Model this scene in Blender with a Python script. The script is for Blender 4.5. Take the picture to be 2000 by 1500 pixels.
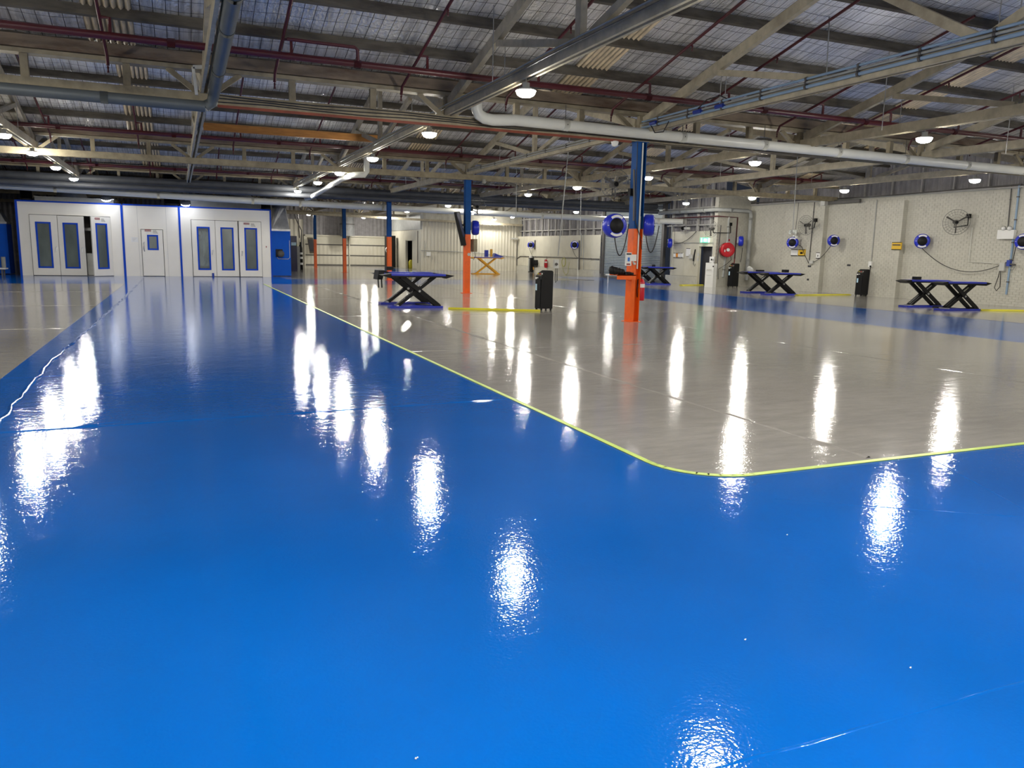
import bpy, math, random
from mathutils import Vector, Matrix
random.seed(7)
D=bpy.data; COL=bpy.context.scene.collection
for o in list(D.objects): D.objects.remove(o)
SC=bpy.context.scene
# ------------------------------------------------------------------ camera (solved from the building's vanishing points)
H=1.6; F=1518.07
AX=Vector((0.9204285,0.04653277,-0.38813153)); AY=Vector((-0.39032959,0.16353258,-0.90603527)); AZ=Vector((0.02131182,0.9854399,0.16868317))
MC=Matrix((AX,AY,AZ))
def ray(u,v): return MC@Vector((u-1000,750-v,-F))
def at(u,v,x=None,y=None,z=None):
    r=ray(u,v)
    t=(z-H)/r.z if z is not None else (x/r.x if x is not None else y/r.y)
    return Vector((0,0,H))+r*t
cam=D.objects.new('camera',D.cameras.new('camera')); COL.objects.link(cam)
cam.matrix_world=Matrix.Translation((0,0,H))@MC.to_4x4()
cam.data.sensor_width=36; cam.data.lens=F/2000*36; cam.data.clip_end=300
SC.camera=cam
# ------------------------------------------------------------------ world, exposure
w=D.worlds.new('world'); SC.world=w; w.use_nodes=True
w.node_tree.nodes['Background'].inputs[0].default_value=(.35,.42,.6,1); w.node_tree.nodes['Background'].inputs[1].default_value=.05
SC.view_settings.view_transform='Standard'; SC.view_settings.look='None'; SC.view_settings.gamma=1
SC.view_settings.use_curve_mapping=False; SC.view_settings.exposure=0.0
LAMP=440.0
# ------------------------------------------------------------------ materials
def nd(nt,t,**k):
    n=nt.nodes.new(t)
    for a,b in k.items(): setattr(n,a,b)
    return n
def mat(name,col,rough=.6,metal=0,var=.15,scale=3,bump=0,bscale=30,emit=0,spec=.5,dirt=None,dscale=.8,damt=.5,alpha=1,trans=0,stretch=None):
    m=D.materials.new(name); m.use_nodes=True; nt=m.node_tree; b=nt.nodes['Principled BSDF']; L=nt.links.new
    b.inputs['Roughness'].default_value=rough; b.inputs['Metallic'].default_value=metal; b.inputs['Specular IOR Level'].default_value=spec
    b.inputs['Base Color'].default_value=(*col,1)
    if emit:
        b.inputs['Emission Color'].default_value=(*col,1); b.inputs['Emission Strength'].default_value=emit; return m
    tc=nd(nt,'ShaderNodeTexCoord'); src=tc.outputs['Object']
    if stretch:
        mp=nd(nt,'ShaderNodeMapping'); mp.inputs['Scale'].default_value=stretch; L(src,mp.inputs[0]); src=mp.outputs[0]
    if var:
        n=nd(nt,'ShaderNodeTexNoise'); n.inputs['Scale'].default_value=scale; n.inputs['Detail'].default_value=5; L(src,n.inputs['Vector'])
        mr=nd(nt,'ShaderNodeMapRange'); mr.inputs[1].default_value=.25; mr.inputs[2].default_value=.75; mr.inputs[3].default_value=1-var; mr.inputs[4].default_value=1+var; L(n.outputs[0],mr.inputs[0])
        mx=nd(nt,'ShaderNodeVectorMath',operation='SCALE'); mx.inputs[0].default_value=col; L(mr.outputs[0],mx.inputs['Scale'])
        out=mx.outputs[0]
        if dirt:
            n2=nd(nt,'ShaderNodeTexNoise'); n2.inputs['Scale'].default_value=dscale; n2.inputs['Detail'].default_value=8; n2.inputs['Roughness'].default_value=.65; L(src,n2.inputs['Vector'])
            m2=nd(nt,'ShaderNodeMapRange'); m2.inputs[1].default_value=.5; m2.inputs[2].default_value=.68; m2.inputs[3].default_value=0; m2.inputs[4].default_value=damt; L(n2.outputs[0],m2.inputs[0])
            mm=nd(nt,'ShaderNodeMixRGB'); L(m2.outputs[0],mm.inputs[0]); L(out,mm.inputs[1]); mm.inputs[2].default_value=(*dirt,1); out=mm.outputs[0]
        L(out,b.inputs['Base Color'])
    if bump:
        n3=nd(nt,'ShaderNodeTexNoise'); n3.inputs['Scale'].default_value=bscale; L(src,n3.inputs['Vector'])
        bp=nd(nt,'ShaderNodeBump'); bp.inputs['Distance'].default_value=bump; L(n3.outputs[0],bp.inputs['Height']); L(bp.outputs[0],b.inputs['Normal'])
    if trans:
        b.inputs['Transmission Weight'].default_value=trans
    return m
def floor_mat(name,col,rough,streak=0.0,spec=.5):
    m=D.materials.new(name); m.use_nodes=True; nt=m.node_tree; b=nt.nodes['Principled BSDF']; L=nt.links.new
    b.inputs['Roughness'].default_value=rough; b.inputs['IOR'].default_value=1.42; b.inputs['Specular IOR Level'].default_value=spec
    tc=nd(nt,'ShaderNodeTexCoord')
    n=nd(nt,'ShaderNodeTexNoise'); n.inputs['Scale'].default_value=.5; n.inputs['Detail'].default_value=6; L(tc.outputs['Object'],n.inputs['Vector'])
    mp=nd(nt,'ShaderNodeMapping'); mp.inputs['Scale'].default_value=(1.2,5,1); L(tc.outputs['Object'],mp.inputs[0])
    n1=nd(nt,'ShaderNodeTexNoise'); n1.inputs['Scale'].default_value=1.6; n1.inputs['Detail'].default_value=7; n1.inputs['Roughness'].default_value=.7; L(mp.outputs[0],n1.inputs['Vector'])
    ad=nd(nt,'ShaderNodeMath',operation='MULTIPLY_ADD'); L(n1.outputs[0],ad.inputs[0]); ad.inputs[1].default_value=streak; L(n.outputs[0],ad.inputs[2])
    mr=nd(nt,'ShaderNodeMapRange'); mr.inputs[1].default_value=.3+streak*.5; mr.inputs[2].default_value=.7+streak*.5; mr.inputs[3].default_value=.88; mr.inputs[4].default_value=1.12; L(ad.outputs[0],mr.inputs[0])
    mx=nd(nt,'ShaderNodeVectorMath',operation='SCALE'); mx.inputs[0].default_value=col; L(mr.outputs[0],mx.inputs['Scale']); L(mx.outputs[0],b.inputs['Base Color'])
    # orange peel, roller texture and slow undulation of the resin
    a=nd(nt,'ShaderNodeTexNoise'); a.inputs['Scale'].default_value=62; a.inputs['Detail'].default_value=1; L(tc.outputs['Object'],a.inputs['Vector'])
    c=nd(nt,'ShaderNodeTexNoise'); c.inputs['Scale'].default_value=2.2; c.inputs['Detail'].default_value=2; L(tc.outputs['Object'],c.inputs['Vector'])
    e=nd(nt,'ShaderNodeTexNoise'); e.inputs['Scale'].default_value=10; e.inputs['Detail'].default_value=2; L(tc.outputs['Object'],e.inputs['Vector'])
    b1=nd(nt,'ShaderNodeBump'); b1.inputs['Distance'].default_value=.0007; L(a.outputs[0],b1.inputs['Height'])
    b2=nd(nt,'ShaderNodeBump'); b2.inputs['Distance'].default_value=.0024; L(c.outputs[0],b2.inputs['Height']); L(b1.outputs[0],b2.inputs['Normal'])
    b3=nd(nt,'ShaderNodeBump'); b3.inputs['Distance'].default_value=.0013; L(e.outputs[0],b3.inputs['Height']); L(b2.outputs[0],b3.inputs['Normal'])
    L(b3.outputs[0],b.inputs['Normal'])
    return m
def foil_mat():
    m=D.materials.new('foil insulation'); m.use_nodes=True; nt=m.node_tree; b=nt.nodes['Principled BSDF']; L=nt.links.new
    b.inputs['Metallic'].default_value=.7; b.inputs['Roughness'].default_value=.38
    g=nd(nt,'ShaderNodeNewGeometry'); sp=nd(nt,'ShaderNodeSeparateXYZ'); L(g.outputs['Position'],sp.inputs[0])
    def line(o,per,wd):
        a=nd(nt,'ShaderNodeMath',operation='MULTIPLY'); a.inputs[1].default_value=1/per; L(o,a.inputs[0])
        f=nd(nt,'ShaderNodeMath',operation='FRACT'); L(a.outputs[0],f.inputs[0])
        c=nd(nt,'ShaderNodeMath',operation='LESS_THAN'); c.inputs[1].default_value=wd/per; L(f.outputs[0],c.inputs[0]); return c.outputs[0]
    l1=line(sp.outputs[0],.193,.011); l2=line(sp.outputs[1],.30,.011)
    mx=nd(nt,'ShaderNodeMath',operation='MAXIMUM'); L(l1,mx.inputs[0]); L(l2,mx.inputs[1])
    mp=nd(nt,'ShaderNodeMapping'); mp.inputs['Scale'].default_value=(5,.22,1); L(g.outputs['Position'],mp.inputs[0])
    n=nd(nt,'ShaderNodeTexNoise'); n.inputs['Scale'].default_value=3; n.inputs['Detail'].default_value=6; L(mp.outputs[0],n.inputs['Vector'])
    cr=nd(nt,'ShaderNodeMapRange'); cr.inputs[1].default_value=.3; cr.inputs[2].default_value=.7; cr.inputs[3].default_value=.6; cr.inputs[4].default_value=1.25; L(n.outputs[0],cr.inputs[0])
    cc=nd(nt,'ShaderNodeCombineColor')
    for i in range(3): L(cr.outputs[0],cc.inputs[i])
    mi=nd(nt,'ShaderNodeMixRGB'); L(mx.outputs[0],mi.inputs[0]); L(cc.outputs[0],mi.inputs[1]); mi.inputs[2].default_value=(.06,.06,.06,1); L(mi.outputs[0],b.inputs['Base Color'])
    n2=nd(nt,'ShaderNodeTexNoise'); n2.inputs['Scale'].default_value=9; n2.inputs['Detail'].default_value=4; mp2=nd(nt,'ShaderNodeMapping'); mp2.inputs['Scale'].default_value=(2.2,1.2,1); L(g.outputs['Position'],mp2.inputs[0]); L(mp2.outputs[0],n2.inputs['Vector'])
    bp=nd(nt,'ShaderNodeBump'); bp.inputs['Distance'].default_value=.035; L(n2.outputs[0],bp.inputs['Height']); L(bp.outputs[0],b.inputs['Normal'])
    return m
M={}
M['blue_floor']=floor_mat('blue epoxy',(.0005,.100,.43),.06,0,.36)
M['grey_floor']=floor_mat('grey epoxy',(.30,.285,.26),.085,1.2)
M['lime']=mat('lime paint line',(.55,.72,.16),.35,var=.1)
M['foil']=foil_mat()
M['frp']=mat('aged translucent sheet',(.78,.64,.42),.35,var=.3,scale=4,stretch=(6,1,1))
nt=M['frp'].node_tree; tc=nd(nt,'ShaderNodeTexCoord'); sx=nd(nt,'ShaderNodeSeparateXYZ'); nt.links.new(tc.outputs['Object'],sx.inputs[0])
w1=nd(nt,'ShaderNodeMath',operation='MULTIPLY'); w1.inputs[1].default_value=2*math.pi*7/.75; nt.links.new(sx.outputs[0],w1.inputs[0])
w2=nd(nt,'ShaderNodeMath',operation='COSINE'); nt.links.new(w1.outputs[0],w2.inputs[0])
w3=nd(nt,'ShaderNodeMapRange'); w3.inputs[1].default_value=-.2; w3.inputs[2].default_value=1; w3.inputs[3].default_value=1.0; w3.inputs[4].default_value=.28; nt.links.new(w2.outputs[0],w3.inputs[0])  # rib shading put into the sheet colour: one dark stripe per corrugation
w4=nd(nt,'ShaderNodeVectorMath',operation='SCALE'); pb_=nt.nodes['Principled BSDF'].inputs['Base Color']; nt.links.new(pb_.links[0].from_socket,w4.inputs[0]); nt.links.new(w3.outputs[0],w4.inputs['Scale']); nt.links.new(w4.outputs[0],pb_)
M['purlin']=mat('weathered purlin',(.10,.088,.068),.85,var=.4,scale=5,dirt=(.04,.03,.025),dscale=1.6,damt=.9,stretch=(.5,2,2))
M['gutter']=mat('stained gutter board',(.21,.16,.11),.8,var=.4,scale=3,dirt=(.09,.045,.025),dscale=1.3,damt=.85,stretch=(.5,2,2))
M['cream']=mat('cream painted timber',(.46,.405,.285),.6,var=.2,scale=6,dirt=(.22,.18,.12),dscale=1.2,damt=.55)
M['creamd']=mat('grimy cream timber',(.31,.265,.175),.65,var=.25,scale=6,dirt=(.13,.10,.06),dscale=1.2,damt=.65)
M['redpipe']=mat('dark red pipe paint',(.07,.007,.011),.4,var=.2)
M['rust']=mat('rust red steel',(.22,.045,.02),.6,var=.3)
M['orangebeam']=mat('ochre timber',(.30,.125,.02),.6,var=.25,scale=8,stretch=(.4,3,3))
M['pvc']=mat('white plastic pipe',(.68,.68,.62),.35,var=.06)
M['gpipe']=mat('grey pipe',(.10,.115,.12),.5,var=.12,metal=.2)
M['gcond']=mat('grey conduit',(.33,.34,.33),.5,var=.15)
M['dcond']=mat('dark conduit',(.09,.085,.08),.5,var=.2)
M['cable']=mat('black cable',(.02,.02,.02),.5,var=0)
M['lblue']=mat('pale blue pipe',(.25,.36,.50),.4,var=.1)
M['dblue']=mat('deep blue valve',(.02,.05,.35),.4,var=.1)
M['galv']=mat('galvanised sheet',(.42,.43,.44),.38,metal=.7,var=.2,scale=5)
M['darkduct']=mat('dark duct wrap',(.06,.065,.075),.55,var=.25)
M['black']=mat('black powder coat',(.006,.006,.007),.5,var=.1,spec=.25)
M['black2']=mat('black plastic',(.010,.010,.011),.55,var=.1,spec=.25)
M['liftblue']=mat('lift blue',(.02,.035,.40),.35,var=.1)
M['yellow']=mat('yellow ramp',(.62,.56,.03),.5,var=.1)
M['yliftm']=mat('lift yellow',(.75,.36,.01),.4,var=.1)
M['steel']=mat('bare steel',(.55,.55,.55),.3,metal=.9,var=.1)
M['colblue']=mat('column blue paint',(.003,.065,.25),.55,spec=.2,var=.15,scale=4)
M['colorange']=mat('column orange paint',(.90,.125,.002),.4,var=.12,scale=3,dirt=(.35,.045,.01),dscale=3,damt=.4)
M['panel']=mat('booth white panel',(.84,.81,.73),.35,var=.04,scale=1)
M['trimblue']=mat('booth blue trim',(.004,.06,.50),.6,spec=.2,var=.06)
M['fanblue']=mat('blue enamel',(.001,.10,.60),.6,spec=.2,var=.06)
M['glass']=mat('dusty glass',(.10,.125,.115),.22,var=.35,scale=1.5,spec=.7,stretch=(1,1,.4))
M['clear']=mat('door glass',(.75,.82,.8),.06,var=0,trans=.9)
M['rubber']=mat('dark seal',(.02,.02,.02),.7,var=0)
M['brick']=mat('white painted brick',(.54,.525,.455),.6,var=.09,scale=5,bump=.004,bscale=14,dirt=(.40,.38,.33),dscale=.7,damt=.4)
M['mortar']=mat('painted mortar',(.48,.465,.40),.7,var=.1,scale=6)
M['board']=mat('cream wall board',(.60,.575,.475),.5,var=.07,scale=1.5,dirt=(.42,.38,.29),dscale=.8,damt=.35)
M['corr']=mat('cream ribbed sheet',(.60,.57,.475),.5,var=.05,scale=1)
M['clad']=mat('grey ribbed cladding',(.27,.26,.27),.6,var=.2,scale=3)
M['stud']=mat('grey painted stud',(.40,.39,.37),.6,var=.2,scale=4)
M['roller']=mat('roller door grey',(.30,.335,.35),.45,metal=.2,var=.1)
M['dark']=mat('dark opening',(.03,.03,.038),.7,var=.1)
M['white']=mat('white plastic',(.78,.78,.76),.4,var=.03)
M['paper']=mat('white sign face',(.82,.82,.80),.5,var=.03)
M['red']=mat('fire red',(.55,.008,.02),.3,var=.05)
M['dred']=mat('dark red',(.25,.01,.015),.4,var=.05)
M['reel']=mat('reel blue plastic',(.014,.03,.50),.3,var=.05)
M['wire']=mat('grey wire',(.16,.16,.15),.5,var=0)
M['screen']=mat('monitor face',(.006,.012,.06),.15,var=.1)
M['greyp']=mat('light grey plastic',(.52,.52,.49),.45,var=.06)
M['signy']=mat('sign yellow',(.75,.47,.03),.5,var=.02)
M['signo']=mat('sign orange',(.8,.3,.03),.5,var=.02)
M['signblue']=mat('sign blue',(.03,.16,.6),.5,var=.02)
M['pale']=mat('pale blue label',(.45,.65,.8),.5,var=.02)
M['exitg']=mat('exit sign green',(.10,.75,.34),.5,emit=1.3)
M['exitw']=mat('exit sign lit white',(.8,1,.88),.5,emit=1.6)
M['lamp']=mat('lit lens',(1,.955,.86),.5,emit=LAMP)
M['lampc']=mat('lit cool lens',(.86,.9,1),.5,emit=24)
M['ygreen']=mat('yellow green hose',(.45,.45,.12),.5,var=.1)
M['wrap']=mat('crumpled clear film',(.75,.78,.74),.25,var=.5,scale=14)
M['jute']=mat('rag white',(.6,.6,.56),.8,var=.15)
# ------------------------------------------------------------------ mesh builder
MW={}
class MB:
    def __init__(s): s.v=[]; s.f=[]; s.sm=[]
    def add(s,vs,fs,smooth=False):
        n=len(s.v); s.v+=[Vector(p) for p in vs]; s.f+=[tuple(i+n for i in f) for f in fs]; s.sm+=[smooth]*len(fs); return s
    def box(s,a,b):
        x0,y0,z0=a; x1,y1,z1=b
        return s.add([(x0,y0,z0),(x1,y0,z0),(x1,y1,z0),(x0,y1,z0),(x0,y0,z1),(x1,y0,z1),(x1,y1,z1),(x0,y1,z1)],[(0,3,2,1),(4,5,6,7),(0,1,5,4),(1,2,6,5),(2,3,7,6),(3,0,4,7)])
    def cb(s,c,sz):
        c=Vector(c); h=Vector(sz)/2; return s.box(c-h,c+h)
    def bar(s,p,q,wd,ht,up=(0,0,1)):
        p=Vector(p);q=Vector(q);d=(q-p).normalized();up=Vector(up)
        a=d.cross(up)
        if a.length<1e-4: a=d.cross(Vector((1,0,0)))
        a.normalize(); b=a.cross(d); a*=wd/2; b*=ht/2
        return s.add([p-a-b,p+a-b,p+a+b,p-a+b,q-a-b,q+a-b,q+a+b,q-a+b],[(0,1,2,3),(7,6,5,4),(0,4,5,1),(1,5,6,2),(2,6,7,3),(3,7,4,0)])
    def tube(s,pts,r,n=8,cap=True):
        pts=[Vector(p) for p in pts]; rings=[]; prev=None
        for i,p in enumerate(pts):
            d=(pts[min(i+1,len(pts)-1)]-pts[max(i-1,0)]).normalized()
            if prev is None:
                a=d.cross(Vector((0,0,1)))
                if a.length<1e-3: a=d.cross(Vector((1,0,0)))
            else: a=prev-d*prev.dot(d)
            a.normalize(); prev=a; b=d.cross(a); rr=r[i] if isinstance(r,(list,tuple)) else r
            rings.append([p+(a*math.cos(t*2*math.pi/n)+b*math.sin(t*2*math.pi/n))*rr for t in range(n)])
        vs=[v for R in rings for v in R]; fs=[]
        for i in range(len(pts)-1):
            for t in range(n):
                u=(t+1)%n; fs.append((i*n+t,i*n+u,(i+1)*n+u,(i+1)*n+t))
        s.add(vs,fs,True)
        if cap: s.add(rings[0],[tuple(range(n))[::-1]]); s.add(rings[-1],[tuple(range(n))])
        return s
    def lathe(s,prof,o=(0,0,0),axis=(0,0,1),n=20,smooth=True):
        o=Vector(o);ax=Vector(axis).normalized();a=ax.cross(Vector((0,0,1)))
        if a.length<1e-3: a=Vector((1,0,0))
        a.normalize();b=ax.cross(a);vs=[];fs=[]
        for r,h in prof:
            for t in range(n): vs.append(o+ax*h+(a*math.cos(t*2*math.pi/n)+b*math.sin(t*2*math.pi/n))*max(r,1e-4))
        for i in range(len(prof)-1):
            for t in range(n):
                u=(t+1)%n; fs.append((i*n+t,i*n+u,(i+1)*n+u,(i+1)*n+t))
        return s.add(vs,fs,smooth)
    def cyl(s,p,q,r,n=16,r2=None):
        p=Vector(p);q=Vector(q);L=(q-p).length;r2=r if r2 is None else r2
        return s.lathe([(0,0),(r,0),(r2,L),(0,L)],p,q-p,n,False) if n<10 else s.lathe([(0,0),(r,0),(r,0),(r2,L),(r2,L),(0,L)],p,q-p,n,True)
    def ring(s,c,axis,R,r,n=28,k=5):
        c=Vector(c);ax=Vector(axis).normalized();a=ax.cross(Vector((0,0,1)))
        if a.length<1e-3: a=Vector((1,0,0))
        a.normalize();b=ax.cross(a)
        pts=[c+(a*math.cos(t*2*math.pi/n)+b*math.sin(t*2*math.pi/n))*R for t in range(n+1)]
        return s.tube(pts,r,k,False)
    def prism(s,pts,dv):
        n=len(pts);dv=Vector(dv);A=[Vector(p) for p in pts];B=[p+dv for p in A]
        return s.add(A+B,[tuple(range(n))[::-1],tuple(range(n,2*n))]+[(i,(i+1)%n,n+(i+1)%n,n+i) for i in range(n)])
    def build(s,name,m,parent=None,world=True):
        mt=MW.get(parent.name,Matrix()) if parent else Matrix()
        vs=s.v
        if world and parent: inv=mt.inverted(); vs=[inv@v for v in vs]
        me=D.meshes.new(name); me.from_pydata([tuple(v) for v in vs],[],s.f); me.materials.append(M[m] if isinstance(m,str) else m)
        me.polygons.foreach_set('use_smooth',s.sm); me.update()
        o=D.objects.new(name,me); COL.objects.link(o)
        if parent: o.parent=parent
        MW[o.name]=mt
        return o
def tag(o,label=None,cat=None,group=None,kind=None):
    if label:o['label']=label
    if cat:o['category']=cat
    if group:o['group']=group
    if kind:o['kind']=kind
    return o
def thing(name,label,cat,loc=(0,0,0),rz=0,group=None,kind=None):
    o=D.objects.new(name,None); COL.objects.link(o); o.location=loc; o.rotation_euler=(0,0,rz); o.empty_display_size=.1
    MW[o.name]=Matrix.Translation(loc)@Matrix.Rotation(rz,4,'Z')
    return tag(o,label,cat,group,kind)
def kids(o): return [c for c in list(COL.objects) if c.parent==o]
def tree(o):
    return (o,[tree(c) for c in kids(o)])
def copy_tree(t,parent=None):
    o,ch=t; c=o.copy(); COL.objects.link(c)
    if parent: c.parent=parent
    for x in ch: copy_tree(x,c)
    return c
ORD=['first','second','third','fourth','fifth','sixth','seventh','eighth','ninth','tenth']
def text(name,s,size,m,parent,mtx,depth=.001):
    cu=D.curves.new(name,'FONT'); cu.body=s; cu.size=size; cu.align_x='CENTER'; cu.align_y='CENTER'; cu.extrude=depth; cu.resolution_u=2
    cu.materials.append(M[m]); o=D.objects.new(name,cu); COL.objects.link(o)
    dg=bpy.context.evaluated_depsgraph_get(); me=D.meshes.new_from_object(o.evaluated_get(dg)); D.objects.remove(o); o=D.objects.new(name,me); COL.objects.link(o)
    if parent: o.parent=parent; o.matrix_local=MW[parent.name].inverted()@mtx; MW[o.name]=MW[parent.name]
    else: o.matrix_world=mtx
    return o
def face(p,xdir):  # text matrix: local x along xdir, local y up
    x=Vector(xdir).normalized(); y=Vector((0,0,1)); z=x.cross(y)
    m=Matrix((x,y,z)).transposed().to_4x4(); return Matrix.Translation(p)@m
YG=[15.96+11.68*k for k in range(-2,6)]     # girder rows (YG[2] carries the nearest column)
XT=[-13.0,-8.4,-3.78,.6,5.25,9.9,14.6,18.85,23.3]   # truss rows
SL=.26; Z0=5.05
def roofz(y):
    p=(y-YG[0])%11.68; return Z0+SL*(p if p<5.84 else 11.68-p)
XL,XR,YB0,YFAR=-16.,27.7,-7.4,70.
XW2,YRET,YCOR=25.6,33.4,59.2
# ================================================================== FLOOR
fl=thing('floor','glossy blue and grey epoxy floor of the hall','floor',kind='structure')
MB().box((XL,YB0,-.2),(XR+.6,YFAR+4.5,0)).build('blue_floor_slab','blue_floor',fl)
def sheet(name,m,pts,z=.003):
    return MB().prism([(x,y,0) for x,y in pts],(0,0,z)).build(name,m,fl)
rc=.55; arc=[(3.30+rc-rc*math.cos(a),4.42+rc-rc*math.sin(a)) for a in [i*math.pi/20 for i in range(11)]]
bay=[(3.30,34.45)]+arc+[(15.52,4.42),(15.52,34.45)]
sheet('grey_paint_area','grey_floor',bay[::-1] if False else bay)
sheet('grey_paint_area','grey_floor',[(-13,4.4),(-1.97,4.4),(-1.97,34.3),(-13,34.3)])
sheet('grey_paint_area','grey_floor',[(20.5,1.5),(XR+.3,1.5),(XR+.3,38.4),(20.5,34.6)])
sheet('grey_paint_area','grey_floor',[(4.9,40.1),(21.8,40.1),(21.8,46.3),(XR,46.3),(XR,YFAR+2),(4.9,YFAR+2)])
# blue band reappearing beyond the far lift
sheet('blue_paint_area','blue_floor',[(12.9,51.2),(13.2,62.8),(16.3,61.2),(15.9,51.2)],.005)
sheet('blue_paint_area','blue_floor',[(15.9,51.2),(15.9,55.5),(21,55.5),(21,51.2)],.005)
ln=MB(); path=[(3.285,34.45)]+[(x-.0,y) for x,y in arc]+[(15.52,4.405)]
for i in range(len(path)-1):
    a=Vector((*path[i],.005)); b=Vector((*path[i+1],.005)); ln.bar(a,b+(b-a).normalized()*.01,.05,.005)
tag(ln.build('border_line','lime',fl),'lime green painted border line')
def joint(pts,m,wd=.03,hgt=.004,wob=.012,z=0.003):
    b=MB(); P=[]
    for i in range(len(pts)-1):
        a=Vector((*pts[i],0)); c=Vector((*pts[i+1],0)); n=max(2,int((c-a).length/.22))
        for k in range(n): P.append(a.lerp(c,k/n))
    P.append(Vector((*pts[-1],0))); vs=[];fs=[]
    d=(P[-1]-P[0]).normalized(); s_=Vector((-d.y,d.x,0))
    for i,p in enumerate(P):
        q=p+s_*random.uniform(-wob,wob); w2=wd*random.uniform(.5,1.2)/2; h=hgt*random.uniform(.3,1.3)
        vs+=[q-s_*w2+Vector((0,0,z-.002)),q-s_*w2*.2+Vector((0,0,z+h)),q+s_*w2*.2+Vector((0,0,z+h*.6)),q+s_*w2+Vector((0,0,z-.002))]
        if i:
            o=4*i
            for k in range(3): fs.append((o-4+k,o+k,o+k+1,o-4+k+1))
    b.add(vs,fs,True); return b.build('slab_joint',m,fl)
joint([(-1.46,6.6),(-1.54,8.06),(-1.64,12),(-1.58,18),(-1.5,24),(-1.52,41)],'blue_floor',.085,.02,.02,0)
joint([(-1.97,7.52),(3.28,7.7)],'blue_floor',.035,.008,.01,0)
joint([(-1.97,7.15),(-.55,7.72)],'blue_floor',.03,.006,.01,0)
joint([(-1.97,10.6),(-1.3,10.65)],'blue_floor',.03,.004,.01,0)
joint([(3.3,11.8),(9,11.9)],'grey_floor',.03,.004)
joint([(5.1,4.5),(5.08,10),(5.15,18),(5.2,34)],'grey_floor',.06,.012)
joint([(5.03,3.15),(5.6,4.35)],'blue_floor',.03,.004,.008,0)
joint([(3.6,3.9),(6.4,2.1)],'blue_floor',.03,.003,.008,0)
joint([(1.2,1.78),(3.4,1.76),(6,1.75)],'blue_floor',.02,.006,.006,0)
for y in (16.5,22.5,28.7): joint([(-12,y),(-2,y)],'grey_floor',.035,.004)
for y in (18.4,24.8): joint([(3.4,y),(15.4,y+.1)],'grey_floor',.03,.003)
joint([(10.4,4.5),(10.4,34)],'grey_floor',.03,.003)
# ================================================================== CEILING
def foil_mesh(wd,ln):
    b=MB(); nx,ny=6,14; vs=[];fs=[]
    for j in range(ny+1):
        for i in range(nx+1):
            u=i/nx;v=j/ny; sag=-.035*math.sin(math.pi*u)*(.6+.4*abs(math.sin(v*math.pi*4)))+.006*math.sin(v*40+i)
            vs.append((u*wd,v*ln,sag-SL*v*ln))
    for j in range(ny):
        for i in range(nx): a=j*(nx+1)+i; fs.append((a,a+nx+1,a+nx+2,a+1))
    b.add(vs,fs,True); return b
def corr_mesh(wd,ln):
    b=MB(); n=36; vs=[];fs=[]
    for i in range(n+1):
        z=.03*math.cos(i/n*2*math.pi*7)-.035
        for v in (0,1): vs.append((i/n*wd,v*ln,z-SL*v*ln))
    for i in range(n): fs.append((2*i,2*i+1,2*i+3,2*i+2))
    return b.add(vs,fs,True)
LS=5.84
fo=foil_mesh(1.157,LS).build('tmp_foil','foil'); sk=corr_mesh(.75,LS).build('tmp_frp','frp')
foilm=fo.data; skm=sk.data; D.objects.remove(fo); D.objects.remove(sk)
strips=[]; 
for x in (-10.1,-1.25,7.6,16.45,25.3):
    strips.append((x,'s'))
    for k in range(7): strips.append((x+.75+k*1.157,'f'))
strips=[(x,k) for x,k in strips if x<27.6]+[(-10.1-1.157*(k+1),'f') for k in range(6)]
purl_far=MB()
BAY=['rearmost','nearest','second','third','fourth','fifth','sixth']
for si in range(1,8):
    yv=YG[si]
    if si==7: yv=YG[7]
    for side in ('far','near'):
        y_r=yv-5.84
        c=thing('ceiling','foil lined roof slope, %s half of the %s roof bay'%(side,BAY[si-1]),'ceiling',(0,y_r,Z0+SL*5.84),kind='structure')
        for x,k in strips:
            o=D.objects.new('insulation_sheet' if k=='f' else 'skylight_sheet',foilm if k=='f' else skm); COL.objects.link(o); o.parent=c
            if side=='far': o.location=(x,0,0)
            else:
                o.location=(x,0,0); o.scale=(1,-1,1)
        sg=1 if side=='far' else -1
        for d in (.12,1.14,2.29,3.49,4.69):
            y=y_r+sg*d; z=Z0+SL*(5.84-d)-.12
            MB().bar((XL,y,z),(28.2,y,z),.075,.17,(0,SL*sg,1)).build('purlin','purlin',c)
        # metal roof above the foil
        MB().add([(XL,y_r,Z0+SL*5.84+.1),(28.6,y_r,Z0+SL*5.84+.1),(28.6,y_r+sg*LS,Z0+.1),(XL,y_r+sg*LS,Z0+.1)],[(0,1,2,3)]).build('roof_sheeting','clad',c)
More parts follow.
